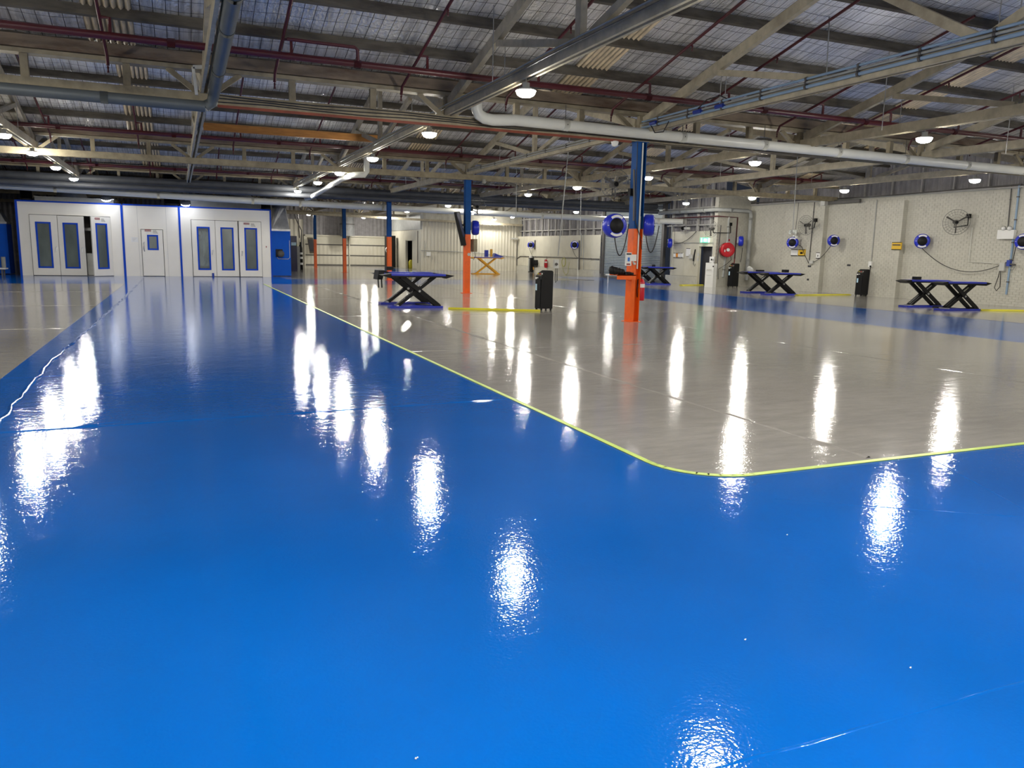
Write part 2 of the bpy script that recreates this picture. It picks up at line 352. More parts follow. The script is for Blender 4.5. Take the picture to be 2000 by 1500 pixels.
# ================================================================== LATTICE GIRDERS
ROWD=['','','over the nearest orange column','over the second orange column','over the third orange column','over the fourth orange column','over the farthest orange column','']
for gi in range(1,7):
    y=YG[gi]; gx1=XR-.02 if y<YRET else (XW2-.02 if y<YCOR else 17.2)
    g=thing('lattice_girder','stained cream lattice girder spanning the hall '+(ROWD[gi] or 'behind the camera'),'girder',(XL,y,4.1))
    for s in (-.09,.09):
        MB().bar((XL,y+s,4.22),(gx1,y+s,4.22),.05,.19).build('bottom_chord','creamd',g)
    MB().bar((XL,y,4.73),(gx1,y,4.73),.26,.07).build('top_chord','creamd',g)
    MB().box((XL,y-.16,4.78),(gx1,y-.12,4.98)).box((XL,y+.12,4.78),(gx1,y+.16,4.98)).box((XL,y-.12,4.78),(gx1,y+.12,4.80)).build('gutter','gutter',g)
    x=XT[0]
    for xt in XT:
        if xt+.2>gx1: break
        for dx in (0,1.55,3.1):
            if xt+dx<gx1: MB().box((xt+dx-.06,y-.06,4.3),(xt+dx+.06,y+.06,4.72)).build('post','creamd',g)
        for s in (-1,1):
            MB().bar((xt+s*.12,y,4.32),(xt+s*.62,y,4.70),.07,.09).build('diagonal','creamd',g)
    if gi==2:
        MB().bar((.8,y-.13,4.1),(9.6,y-.13,4.1),.02,.05).build('angle_strip','rust',g)
        b=MB()
        for k in range(3):
            pts=[(0.8+j*.9,y-.15-.012*k,4.17+.05*k+.018*math.sin(j*1.7+k)) for j in range(30)]
            b.tube([p for p in pts if p[0]<27],.009,5)
        b.build('cable_run','cable',g)
# ================================================================== TRUSSES
XD=['over the left side wall','over the far left','over the left grey floor','over the middle of the blue lane','over the right edge of the blue lane','in line with the orange columns','over the middle of the grey bay','over the right blue lane','over the lifts by the brick wall']
def truss_proto():
    t=thing('roof_truss','','truss')
    # local: y=0 at near girder, 11.68 at far girder; origin z=4.32 level
    for s in (-.055,.055): MB().box((s-.025,.1,4.30),(s+.025,11.58,4.50)).build('bottom_chord','cream',t)
    MB().bar((0,11.5,4.56),(0,5.84,4.56+SL*5.66),.10,.19).build('rafter','cream',t)
    MB().bar((0,.18,4.56),(0,5.84,4.56+SL*5.66),.10,.19).build('rafter','cream',t)
    MB().box((-.05,5.76,4.45),(.05,5.92,5.95)).build('king_post','cream',t)
    MB().bar((0,8.9,5.12),(0,6.1,4.5),.09,.11).build('strut','cream',t)
    MB().bar((0,2.8,5.12),(0,5.5,4.5),.09,.11).build('strut','cream',t)
    for yy in (2.9,8.75): MB().tube([(.07,yy,4.5),(.07,yy,5.15)],.009,5).build('tie_rod','steel',t)
    return t
tp=truss_proto(); TT=tree(tp); first=True
for si in range(1,8):
    for xi,x in enumerate(XT):
        yv=YG[si-1]
        if x>XW2-.3 and yv+11>YRET: continue
        if si==7 and x>17.2: continue
        if si==6 and x>17.2 and yv+3>YCOR: continue
        o=tp if first else copy_tree(TT); first=False
        o.location=(x,yv,0)
        if si==2 and xi==5:
            ks=kids(o)
            for c in ks:
                if c.name.startswith('king_post'): D.objects.remove(c)
            D.objects.remove([c for c in kids(o) if c.name.startswith('strut')][1])
        tag(o,'cream timber roof truss %s, %s roof bay'%(XD[xi],BAY[si-1]),'truss')
# near-half W struts of the truss in line with the columns
t=thing('truss_brace','pair of cream timber braces meeting the chord above the nearest grey bay','brace',(9.9,7.6,4.49))
MB().bar((9.9,7.6,4.47),(9.9,9.9,5.85),.09,.13).build('brace_leg','cream',t); MB().bar((9.9,7.55,4.47),(9.9,5.6,5.3),.09,.13).build('brace_leg','cream',t)
# chord trimmings: cable trays, conduits
def conduit(label,pts,r,m='gcond',name='conduit',cat='conduit',saddle=None,n=8,parent=None,group=None):
    b=MB().tube(pts,r,n)
    P=[Vector(p) for p in pts]
    if not saddle: return tag(b.build(name,m),label,cat,group) if not parent else b.build(name,m,parent)
    t=thing(name+'_run' if not name.endswith('run') else name,label,cat,P[0],0,group); b.build(name if name!='conduit' else 'tube',m,t)
    for i in range(len(P)-1):
        L=(P[i+1]-P[i]).length; d=(P[i+1]-P[i])/L; k=saddle*.5
        while k<L:
            q=P[i]+d*k; MB().cyl(q-d*.02,q+d*.02,r*1.5,8).build('saddle','dcond',t); k+=saddle
    return t
for k,(dx,dz,m,l) in enumerate([(-.11,.06,'dcond','dark'),(-.11,.12,'gcond','grey')]):
    conduit('%s cable along the truss chord carrying the blue lane lamps'%l,[(5.25+dx,4.5+j*1.6,4.36+dz+.012*math.sin(j*2.1)) for j in range(21)],.012,m,'cable','cable')
for k,(dz,r,m,l) in enumerate([(.0,.028,'lblue','pale blue pipe lowest'),(.07,.022,'gcond','grey pipe in the middle'),(.13,.022,'lblue','pale blue pipe uppermost')]):
    conduit('%s of the three on the column truss chord'%l,[(9.78,4.6,4.40+dz),(9.78,15.7,4.40+dz)],r,m,'service_pipe','pipe',saddle=1.1)
for k,(dz,r) in enumerate([(.0,.02),(.06,.02)]):
    conduit('%s grey pipe on the column truss chord, second roof bay'%['lower','upper'][k],[(9.78,16.2,4.40+dz),(9.78,27.4,4.40+dz)],r,'gcond','service_pipe','pipe',saddle=1.3)
vb=thing('valve_cluster','blue air valves and cable loop hanging where pipes meet the column','valve',(9.8,13.4,4.45))
for yy in (15.2,13.6,12.9): MB().tube([(9.76,yy-.12,4.44),(9.76,yy+.12,4.44)],.045,8).build('valve','dblue',vb)
MB().tube([(9.76,13.6,4.5),(9.74,13.3,4.62),(9.76,12.9,4.63),(9.78,12.6,4.5)],.012,6).build('loop','cable',vb)
MB().tube([(9.76,15.3,4.4),(9.74,15.1,4.22),(9.76,14.8,4.2),(9.76,14.6,4.4)],.012,6).build('loop','cable',vb)
# orange timber, second bay
tag(MB().bar(at(397,247,y=24.0),at(742,272,y=24.0),.12,.2).build('timber_beam','orangebeam'),'ochre timber beam slung under the second roof bay above the blue lane','beam')
tag(MB().bar(at(455,0,z=4.5)-Vector((0,2.5,0)),at(443,46,z=4.45),.06,.16).build('timber_board','orangebeam'),'short ochre board beside the grey downpipe overhead','board')
# ================================================================== SPRINKLER PIPES
BX=[-8.0,-5.65,-3.3,-.95,1.8,4.2,6.43,8.95,10.95,13.6,15.72,18.05,20.4,22.7,25.0]
for si in range(2,7):
    yv=YG[si]; ym=yv-1.6; x1=27.3 if yv<YRET else (25.2 if yv<YCOR else 17)
    t=thing('sprinkler_pipe','dark red sprinkler main with branches across the %s roof bay'%BAY[si-1],'pipe',(0,ym,4.78))
    MB().tube([(XL+.05,ym,4.78),(x1,ym,4.78)],.06,12).build('main_pipe','redpipe',t)
    b=MB()
    for x in range(int(XL)+1,int(x1),3): b.cyl((x,ym,4.78),(x+.12,ym,4.78),.072,12)
    b.build('coupling','redpipe',t)
    for i,x in enumerate(BX):
        if x>x1: continue
        f=lambda y:4.63+SL*(yv-y)
        MB().tube([(x,yv-.3,f(yv-.3)-.12),(x,yv-.38,f(yv-.38)),(x,yv-5.3,f(yv-5.3))],.028,8).build('branch_pipe','redpipe',t)
        MB().tube([(x+.14,ym,4.8),(x+.14,ym,f(ym)),(x,ym,f(ym))],.028,8).build('riser','redpipe',t)
        for yy in (yv-.3,yv-3.2):
            MB().lathe([(0,-.12),(.02,-.12),(.012,-.07),(.02,-.03),(.0,0)],(x,yy,f(yy)-.02-(.1 if yy>yv-1 else 0)),n=8).build('sprinkler_head','redpipe',t)
    if si==2:
        MB().tube([(1.86,ym-.1,5.03),(3.0,ym-.1,5.03),(3.05,ym-.08,5.0),(3.07,ym-.02,4.8)],.03,8).build('offset_pipe','redpipe',t)
# ================================================================== BIG PIPES
def pipe_thing(name,label,pts,r,m,joints=None,hang=None,ztop=4.7):
    t=thing(name,label,'pipe',pts[0]); MB().tube(pts,r,16).build('pipe_run',m,t)
    P=[Vector(p) for p in pts]
    if joints:
        for i in range(len(P)-1):
            L=(P[i+1]-P[i]).length
            if L<1: continue
            d=(P[i+1]-P[i])/L; k=joints*.5
            while k<L:
                q=P[i]+d*k; MB().cyl(q-d*.06,q+d*.06,r*1.07,16).build('pipe_socket',m,t)
                if hang: MB().tube([q+Vector((0,0,-r*1.1)),q+Vector((0,-r*1.12,0)),q+Vector((0,0,r*1.1)),q+Vector((0,0,ztop-q.z))],.008,5).build('hanger','dcond',t)
                k+=joints
    return t
yp=15.55
e0=Vector((5.75,yp,4.62))
pipe_thing('drain_pipe','large white plastic drain pipe crossing to the brick wall below the nearest girder',[(5.75,yp,4.7),(5.75,yp,4.42),(5.80,yp,4.33),(5.92,yp,4.27),(6.1,yp,4.25),(6.6,yp,4.29),(9.6,yp,4.26),(27.5,yp,4.16)],.115,'pvc',2.35,True)
pipe_thing('grey_pipe','grey round pipe under the left end of the nearest girder',[at(0,172,y=15.4)+(at(0,172,y=15.4)-at(400,208,y=15.4))*2,at(0,172,y=15.4),at(400,208,y=15.4)],.095,'gpipe',3,None)
pipe_thing('downpipe','grey round pipe running overhead above the blue lane toward the girder corner',[at(455,0,z=4.3)-Vector((0,4,0)),at(455,0,z=4.3),at(420,175,z=4.26),at(414,200,y=15.4),at(400,208,y=15.4)],.095,'gpipe',2.5,None)
fz=lambda x:3.93+(x+16)*.0012
A=at(0,362,y=39.9); B=at(1330,431,y=39.9)
pipe_thing('drain_pipe','long pale blue-white pipe across the hall in front of the booths',[A+(A-B).normalized()*6,A,at(500,392.5,y=39.9),at(850,411,y=39.9),at(1170,427,y=39.9),B],.15,'pvc',4.1,True,4.6)
pipe_thing('drain_pipe','white plastic pipe with two elbows dropping beside the blue lane lamps',[at(716,300,y=27.2),at(716,335,y=27.2),at(712,341,y=27.2),at(690,342,y=27.4),at(668,349,y=29.5),at(640,366,y=33.5),at(606,386,y=39.4),at(597,388,y=39.8)],.1,'pvc',None)
pipe_thing('drain_pipe','short upright white pipe stub joining the long pale pipe',[at(614,352,y=39.6),at(614,388,y=39.6)],.1,'pvc',None)
A=at(560,415,y=58.6); B=at(1020,440,y=58.6)
tag(MB().bar(A,B,.14,.16).build('crane_rail','cream'),'thin cream rail crossing the far end in front of the ribbed wall','rail')
for k,(y,z,r,l) in enumerate([(38.8,4.28,.16,'upper'),(38.6,3.98,.12,'lower')]):
    tag(MB().tube([(XL,y,z),(XW2-.2,y,z)],r,12).build('duct','darkduct'),'%s dark wrapped duct crossing below the third girder'%l,'duct')
# ================================================================== LAMPS
def lamp_proto():
    t=thing('high_bay_lamp','','lamp')
    MB().lathe([(0,.0),(.11,-.01),(.16,-.035),(.165,-.05)],(0,0,.045),n=24).build('reflector_rim','greyp',t)
    MB().lathe([(.155,0),(.152,-.035),(.13,-.07),(.08,-.095),(0,-.105)],(0,0,0),n=24).build('lens','lamp',t)
    MB().cyl((0,0,.04),(0,0,.12),.06,14).build('driver','greyp',t)
    MB().tube([(0,0,.13),(0,0,.27)],.008,6).build('hanger_rod','steel',t)
    return t
lp=lamp_proto(); LT=tree(lp); first=True
rows=[(-3.75,'over the left grey floor',[-4,1.5,6.7,11.9,17.2,22.9,27.0,31.8,37.0]),
      (5.25,'over the right edge of the blue lane',[-4,1.4,6.35,11.95,17.2,22.7,27.7,32.3,37.9]),
      (14.6,'over the middle of the grey bay',[-4,1.5,6.9,12.3,17.6,22.9,28.0,32.7,39.5,44.1,53.0,58.0,66.7]),
      (23.3,'nearest the brick wall',[-4,1.5,6.9,12.2,17.6,22.9,28.1,33.0,40.0,44.7,55.0]),
      (9.7,'behind the farthest column',[64.4]),
      (.6,'added out of view overhead',[-3.2,.9]),  # from here on, unseen extra lamps added to brighten the near floor
      (-1.7,'added out of view left of the camera',[-.6]),(2.9,'added out of view right of the camera',[-.6])]
for x,dsc,ys in rows:
    k=0
    for y in ys:
        o=lp if first else copy_tree(LT); first=False
        xx={17.2:5.3,32.3:5.2}.get(y,x); o.location=(x,y,4.13)
        seen=y>10
        if seen: k+=1; lab='lit lamp %s, %s from the front'%(dsc,ORD[k-1]) if len(ys)>1 else 'lit round lamp behind the farthest column'
        elif len(ys)==1: lab='lit lamp '+dsc
        else: lab='lit lamp %s, %s'%(dsc,('by the rear wall' if x!=.6 else 'rear one') if y<0 else 'behind the camera' if y<3 else 'above the camera')
        tag(o,lab,'lamp',group='round high bay lamps in rows below the trusses')
o=copy_tree(LT); o.location=at(965,428,y=58); tag(o,'lit round lamp low beside the ribbed far wall rail','lamp',group='round high bay lamps in rows below the trusses')
o=copy_tree(LT); o.location=at(731,423,y=66); tag(o,'lit round lamp over the sectional door at the back','lamp',group='round high bay lamps in rows below the trusses')
# spots on top of the booths
def spot(label,c,yaw):
    t=thing('flood_lamp',label,'lamp',c,yaw)
    MB().lathe([(.0,.0),(.2,-.02),(.24,-.12)],(0,0,0),(0,-.45,1),18).build('shade','galv',t,False)
    MB().lathe([(.23,-.12),(.18,-.2),(0,-.27)],(0,0,0),(0,-.45,1),18).build('lens','lampc',t,False)
    MB().tube([(0,0,0),(0,.2,.12),(0,.5,.05)],.02,6).build('bracket','steel',t,False)
spot('white flood lamp on a bracket over the left spray booth',at(207,383,y=41.6),0)
spot('white flood lamp on a bracket beside the black round duct',at(362,393,y=41.6),0)
# ================================================================== WALLS
def corrugated(b,axis,fixed,a,c,z0,ztop,per=.2,amp=.018,seg=4,sgn=1):
    n=max(2,int(abs(c-a)/per*seg)); vs=[];fs=[]
    for i in range(n+1):
        t=a+(c-a)*i/n; ph=(i%seg)/seg
        off=amp*(1 if ph<.5 else -1)*sgn
        if axis=='y': p=(fixed+off,t)
        else: p=(t,fixed+off)
        vs+=[(p[0],p[1],z0),(p[0],p[1],ztop(t))]
    for i in range(n): fs.append((2*i,2*i+1,2*i+3,2*i+2))
    return b.add(vs,fs)
wr=thing('wall_right','white painted brick wall on the right with grey cladding above','wall',(XR,10,0),kind='structure')
MB().box((XR+.005,YB0,0),(XR+.3,YRET,4.2)).build('mortar_backing','mortar',wr)
b=MB(); bl,bh=.23,.076; singles=[]
def bk(y,z,l,x=XR): # one brick as (y,z,length)
    return (y,z,l,x)
brs=[]; r_=0; z=.005
PIL=[(23.76,25.6),(28.05,30.6)]
while z+bh<4.2:
    y=8+(.12 if r_%2 else 0)
    while y<YRET-.02:
        l=min(bl,YRET-y)
        if l>.05: brs.append((y,z,l))
        y+=bl+.010
    z+=bh+.0105; r_+=1
near=[q for q in brs if 18.6<q[0]<20.4 and q[1]<2.6][:300]; ns=set(near)
bm=MB().box((-.004,0,0),(.02,bl,bh)).build('brick','brick',wr,False)
bm.location=Vector((XR,near[0][0],near[0][1]))-Vector((XR,10,0))
for q in near[1:]:
    o=bm.copy(); COL.objects.link(o); o.parent=wr; o.location=(random.uniform(-.002,.002),q[0]-10,q[1])
b=MB()
for y,z,l in brs:
    if (y,z,l) in ns: continue
    j=random.uniform(.001,.007) if random.random()>.02 else -.004
    b.box((XR-j,y,z),(XR+.02,y+l,z+bh))
tag(b.build('brickwork','brick',wr),kind='stuff')
for y0,y1 in PIL:
    MB().box((XR-.24,y0,0),(XR,y1,3.98)).build('pilaster','mortar',wr)
    b=MB(); z=.005;r_=0
    while z+bh<3.98:
        y=y0-.006+(.12 if r_%2 else 0)
        if r_%2: b.box((XR-.247,y0-.006,z),(XR-.235,y0+.11,z+bh))
        while y<y1-.05: b.box((XR-.247-random.uniform(0,.003),y,z),(XR-.235,min(y+bl,y1),z+bh)); y+=bl+.01
        b.box((XR-.24,y0-.008,z),(XR-.005,y0+.01,z+bh)); z+=bh+.0105; r_+=1
    tag(b.build('brickwork','brick',wr),kind='stuff')
corrugated(MB(),'y',XR+.45,YB0,YRET,4.1,roofz,.25,.022).build('wall_cladding','clad',wr)
y=YB0+.4
while y<YRET:
    MB().box((XR+.3,y,4.15),(XR+.38,y+.06,roofz(y))).build('stud','stud',wr); y+=1.45
MB().box((XR-.06,YB0,4.2),(XR+.4,YRET,4.26)).build('wall_plate','stud',wr)
# return wall and far right wall
w2=thing('wall_return','short white brick return wall facing the camera between brick wall and boarded wall','wall',(XW2,YRET,0),kind='structure')
MB().box((XW2,YRET+.01,0),(XR+.3,YRET+.3,4.9)).build('mortar_backing','mortar',w2)
b=MB(); z=.005; r_=0
while z+bh<4.9:
    x=XW2+(.12 if r_%2 else 0)
    while x<XR-.03: b.box((x,YRET-random.uniform(0,.004),z),(min(x+bl,XR),YRET+.015,z+bh)); x+=bl+.01
    z+=bh+.0105; r_+=1
tag(b.build('brickwork','brick',w2),kind='stuff')
w3=thing('wall_far_right','cream boarded wall with grey studs above, beyond the brick wall','wall',(XW2,YRET,0),kind='structure')
yd0,yd1=at(1290,549,x=XW2).y,at(1175,543,x=XW2).y
ydr0,ydr1=at(1389,552,x=XW2).y,at(1362,552,x=XW2).y
def boards(y0,y1,z0,z1,wd=1.2):
    n=max(1,round((y1-y0)/wd)); s=(y1-y0)/n
    for i in range(n): MB().box((XW2+random.uniform(0,.006),y0+i*s+.006,z0),(XW2+.05,y0+(i+1)*s-.006,z1)).build('wall_board','board',w3)
zt=at(1300,453,x=XW2).z
boards(YRET+.02,ydr0-.08,.46,zt); boards(ydr1+.08,yd0-.9,.46,zt); boards(yd1+.35,YCOR,.46,at(1010,462,x=XW2).z)
boards(ydr0-.08,ydr1+.08,2.12,zt,2)
for a,c in ((YRET,ydr0-.08),(ydr1+.08,yd0-.5),(yd1+.3,YCOR)): MB().box((XW2-.03,a,0),(XW2+.1,c,.45)).build('plinth','brick',w3)
corrugated(MB(),'y',XW2+.4,YRET,yd0,2.4,roofz,.25,.022).build('wall_cladding','clad',w3)
corrugated(MB(),'y',XW2+.4,yd1,YCOR,2.4,roofz,.25,.022).build('wall_cladding','clad',w3)
corrugated(MB(),'y',XW2+.4,yd0,yd1,4.6,roofz,.25,.022).build('wall_cladding','clad',w3)
y=YRET+.7
while y<YCOR:
    if not(yd0-.2<y<yd1+.2): MB().box((XW2+.12,y,zt-.3 if y<yd0 else 2.3),(XW2+.24,y+.1,roofz(y))).build('stud','stud',w3)
    y+=1.15
for z in (3.15,4.05):
    for a,c in ((YRET,yd0-.1),(yd1+.1,YCOR)): MB().box((XW2+.14,a,z),(XW2+.22,c,z+.07)).build('nogging','stud',w3)
# roller door
rd=thing('door_1','closed grey roller shutter door behind the nearest column','door',(XW2,yd0,0),kind='structure')
b=MB(); z=.02
while z<4.45: 
    b.prism([(XW2+.12,yd0,z),(XW2+.085,yd0,z+.03),(XW2+.085,yd0,z+.065),(XW2+.12,yd0,z+.095)],(0,yd1-yd0,0)); z+=.1
b.box((XW2+.12,yd0,0),(XW2+.14,yd1,4.5))
tag(b.build('slat_curtain','roller',rd),kind='stuff')
for y in (yd0,yd1): MB().box((XW2-.02,y-.12,0),(XW2+.16,y+.12,4.6)).build('guide_rail','dcond',rd)
MB().cyl((XW2+.1,yd0-.2,4.65),(XW2+.1,yd1+.2,4.65),.22,16).build('barrel','dcond',rd)
MB().box((XW2+.02,yd0,0),(XW2+.1,yd1,.1)).build('bottom_rail','dcond',rd)
# personnel door
dd=thing('door_2','dark open doorway with cream frame beside the white cabinet','door',(XW2,ydr0,0),kind='structure')
MB().box((XW2+.25,ydr0,0),(XW2+.3,ydr1,2.1)).build('door_leaf','dark',dd)
for y in (ydr0-.07,ydr1): MB().box((XW2-.03,y,0),(XW2+.12,y+.07,2.12)).build('door_frame','board',dd)
MB().box((XW2-.03,ydr0,2.05),(XW2+.12,ydr1,2.12)).build('door_frame','board',dd)
MB().box((XW2+.1,ydr0,1.0),(XW2+.25,ydr0+.28,2.05)).build('door_leaf','dark',dd)
# back wall (near right part)
xb0=at(822,500,y=YCOR).x
wb=thing('wall_back','cream ribbed metal wall at the far end behind the yellow lift','wall',(xb0,YCOR,0),kind='structure')
corrugated(MB(),'x',YCOR,xb0,XW2,0,lambda t:3.72,.26,.022).build('ribbed_sheet','corr',wb)
corrugated(MB(),'x',YCOR+.1,xb0,XW2,3.72,lambda t:roofz(YCOR),.5,.008).build('upper_sheet','mortar',wb)
MB().box((xb0,YCOR+.12,0),(XW2+.4,YCOR+.2,roofz(YCOR)-.05)).build('backing','board',wb)
MB().tube([at(822,489,y=YCOR-.06),at(925,493,y=YCOR-.06),at(1006,502,y=YCOR-.06)],.025,6).build('wall_pipe','gcond',wb)
# side wall with ajar door
XS=xb0
ws=thing('wall_side','cream wall with a door ajar beside the ribbed far wall','wall',(XS,YCOR,0),kind='structure')
yA,yB=at(806,500,x=XS).y,at(793,500,x=XS).y
for a,c in ((YCOR,yA),(yB,YFAR)): MB().box((XS,a,0),(XS+.15,c,3.1)).build('wall_board','board',ws)
MB().box((XS,yA,2.25),(XS+.15,yB,3.1)).build('wall_board','board',ws)
MB().box((XS-.05,YCOR,3.1),(XS+.2,YFAR,4.25)).build('grey_header','gcond',ws)
MB().box((XS,YCOR,4.25),(XS+.15,YFAR,5.6)).build('wall_board','mortar',ws)
MB().tube([(XS-.05,at(817,450,x=XS).y,.5),(XS-.05,at(817,450,x=XS).y,3.0)],.03,6).build('wall_pipe','dcond',ws)
dj=thing('door_3','white door standing ajar with a dark gap','door',(XS,yA,0),kind='structure')
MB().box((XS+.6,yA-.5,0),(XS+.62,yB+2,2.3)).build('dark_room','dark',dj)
MB().box((XS-.03,yA-1.3,0.02),(XS,yA-.05,2.2)).build('door_leaf','board',dj)
for y in (yA-.06,yB-.02): MB().box((XS-.04,y,0),(XS+.04,y+.07,2.3)).build('door_frame','board',dj)
yb=at(799,520,x=XS+.3)
tag(MB().lathe([(0,0),(.2,0),(.2,.55),(.1,.7),(0,.7)],(XS+.3,yB-.45,0),n=14).build('yellow_bin','yellow'),'small yellow drum standing in the gap of the ajar door','drum')
# far wall
wf=thing('wall_far','grey-brown ribbed wall at the very back left','wall',(0,YFAR,0),kind='structure')
corrugated(MB(),'x',YFAR+.3,XL,XS,0,lambda t:roofz(YFAR),.35,.02).build('ribbed_sheet','clad',wf)
MB().box((XL,YFAR+.35,0),(XS+.2,YFAR+.4,roofz(YFAR))).build('backing','clad',wf)
corrugated(MB(),'x',YFAR+.1,at(563,450,y=YFAR).x,at(592,450,y=YFAR).x,0,lambda t:3.9,.35,.02).build('light_sheet','corr',wf)
sd=thing('door_4','wide cream sectional door at the back with dark horizontal joints','door',(at(594,500,y=YFAR).x,YFAR,0),kind='structure')
x0,x1=at(594,500,y=YFAR).x,at(755,500,y=YFAR).x
xm=at(682,500,y=YFAR).x
zs=[0.05,at(670,499,y=YFAR).z,at(670,478.5,y=YFAR).z,at(670,462.5,y=YFAR).z]
for i in range(3):
    for a,c in ((x0+.1,xm-.08),(xm+.08,x1-.1)):
        if i<2:
            corrugated(MB(),'x',YFAR-.02,a,c,zs[i]+.05,lambda t,i=i:zs[i+1]-.05,.35,.012).build('door_panel','corr',sd)
            MB().box((a,YFAR+.0,zs[i]),(c,YFAR+.03,zs[i+1])).build('panel_back','corr',sd)
        else: MB().box((a,YFAR-.02,zs[i]+.05),(c,YFAR+.03,zs[i+1])).build('door_panel','board',sd)
for z in zs[:3]: MB().box((x0,YFAR-.03,z-.05),(x1,YFAR+.02,z+.05)).build('joint_rail','dcond',sd)
for x in (x0,xm-.04,x1-.1): MB().box((x,YFAR-.1,0),(x+.1,YFAR+.05,zs[3]+.1)).build('frame_post','board',sd)
MB().box((x0,YFAR-.1,zs[3]),(x1,YFAR+.05,zs[3]+.12)).build('frame_head','board',sd)
ld=thing('leaning_panel','dark slanted glazed panel in front of the sectional door, left end','panel',at(610,500,y=YFAR-.4))
a_,b_,c_,d_=[at(u,v,y=YFAR-.45) for u,v in ((600,463.5),(611,464),(617,495),(605,495))]
MB().prism([a_,b_,c_,d_],(0,.06,0)).build('panel_frame','purlin',ld)
MB().prism([a_.lerp(c_,.12),b_.lerp(d_,.12),c_.lerp(a_,.12),d_.lerp(b_,.12)],(0,-.03,0)).build('pane','dark',ld)
ex=thing('exhaust_duct','wide bright galvanised duct rising above the sectional door','duct',(at(690,430,y=YFAR-1).x,YFAR-1,3.4))
MB().cyl(at(679,461,y=YFAR-1),at(678,438,y=YFAR-1),.62,20).build('lower_section','galv',ex); MB().cyl(at(678,438,y=YFAR-1),at(678,415,y=YFAR-1),.6,20).build('upper_section','galv',ex)
MB().cyl(at(678,439,y=YFAR-1),at(678,437,y=YFAR-1),.65,20).build('flange','dcond',ex)
# left + behind camera walls
wl=thing('wall_left','plain painted wall closing the hall on the left','wall',(XL,0,0),kind='structure')
MB().box((XL-.2,YB0,0),(XL,YFAR+.4,6.2)).build('wall_panel','mortar',wl)
wk=thing('wall_behind','plain painted wall behind the camera','wall',(0,YB0,0),kind='structure')
MB().box((XL,YB0-.2,0),(XR+.4,YB0,5.4)).build('wall_panel','mortar',wk)
# ================================================================== COLUMNS
def column(i,x,y,label,hsec=False):
    t=thing('column',label,'column',(x,y,0)); zc=2.17; ztop=4.12
    w_=.25 if hsec else .21
    for nm,m,z0,z1 in (('lower_shaft','colorange',.0,zc),('upper_shaft','colblue',zc,ztop)):
        b=MB()
        if hsec:
            b.box((x-.125,y-.12,z0),(x-.113,y+.12,z1)); b.box((x+.113,y-.12,z0),(x+.125,y+.12,z1)); b.box((x-.113,y-.006,z0),(x+.113,y+.006,z1))
            b.box((x-.125,y-.13,z0),(x-.02,y-.12,z1))
        else:
            b.box((x-w_/2,y-w_/2,z0),(x+w_/2,y+w_/2,z1))
        tag(b.build(nm,m,t),{'lower_shaft':'orange painted lower shaft','upper_shaft':'blue painted upper shaft'}[nm])
    MB().box((x-.17,y-.17,0),(x+.17,y+.17,.015)).build('base_plate','colorange',t)
    MB().box((x-.16,y-.16,ztop-.012),(x+.16,y+.16,ztop)).build('cap_plate','colblue',t)
    return t
XC=9.9
cl=['nearest orange and blue column with hose reels and shelf','second orange and blue column carrying the tilted monitor','third orange and blue column behind the nearest scissor lift','fourth orange and blue column, before the sectional door','farthest thin orange and blue column by the leaning panel']
cols=[column(i,XC,YG[i+2],cl[i],i==0) for i in range(5)]
c1=cols[0]; yc=YG[2]
MB().box((XC-.01,yc-.15,1.25),(XC+.02,yc-.13,4.1)).build('white_conduit','pvc',c1)
MB().tube([(XC-.14,yc-.14,4.1),(XC-.13,yc-.15,3.0),(XC-.1,yc-.15,2.3),(XC+.08,yc-.15,1.9),(XC+.1,yc-.15,1.7)],.01,6).build('cable','cable',c1)
MB().tube([(XC-.18,yc-.1,3.5),(XC-.17,yc-.14,2.9),(XC-.15,yc-.14,2.35)],.022,6).build('conduit','dcond',c1)
# socket, notice holder on column 1
def P1(u,v): return at(u,v,y=yc-.16)
s=thing('wall_socket','white switched socket on the front of the nearest column','socket',P1(1236,503))
a_=P1(1232,497);b_=P1(1241,510); MB().box((a_.x,yc-.2,b_.z),(b_.x,yc-.15,a_.z)).build('faceplate','white',s); p=P1(1236,515); MB().tube([(p.x,yc-.17,p.z+.05),(p.x+.01,yc-.2,p.z-.02)],.02,6).build('plug','greyp',s)
s=thing('notice','white notice holder with blue strip on the nearest column','sign',P1(1226,506))
a_=P1(1221.5,493);b_=P1(1231,519); MB().box((a_.x,yc-.2,b_.z),(b_.x,yc-.16,a_.z)).build('holder','white',s)
MB().box((a_.x+.045,yc-.203,b_.z+.1),(b_.x-.045,yc-.2,b_.z+.19)).build('blue_panel','signblue',s); MB().box((a_.x+.01,yc-.203,a_.z-.05),(b_.x-.01,yc-.2,a_.z-.02)).build('heading','black',s)
MB().box((a_.x+.02,yc-.203,b_.z+.02),(b_.x-.03,yc-.2,b_.z+.05)).build('footer','dred',s)
p=P1(1238,515); tag(MB().cb((p.x+.02,yc-.16,p.z),(.05,.01,.05)).build('tag_label','white'),'small white tag below the socket on the nearest column','label')
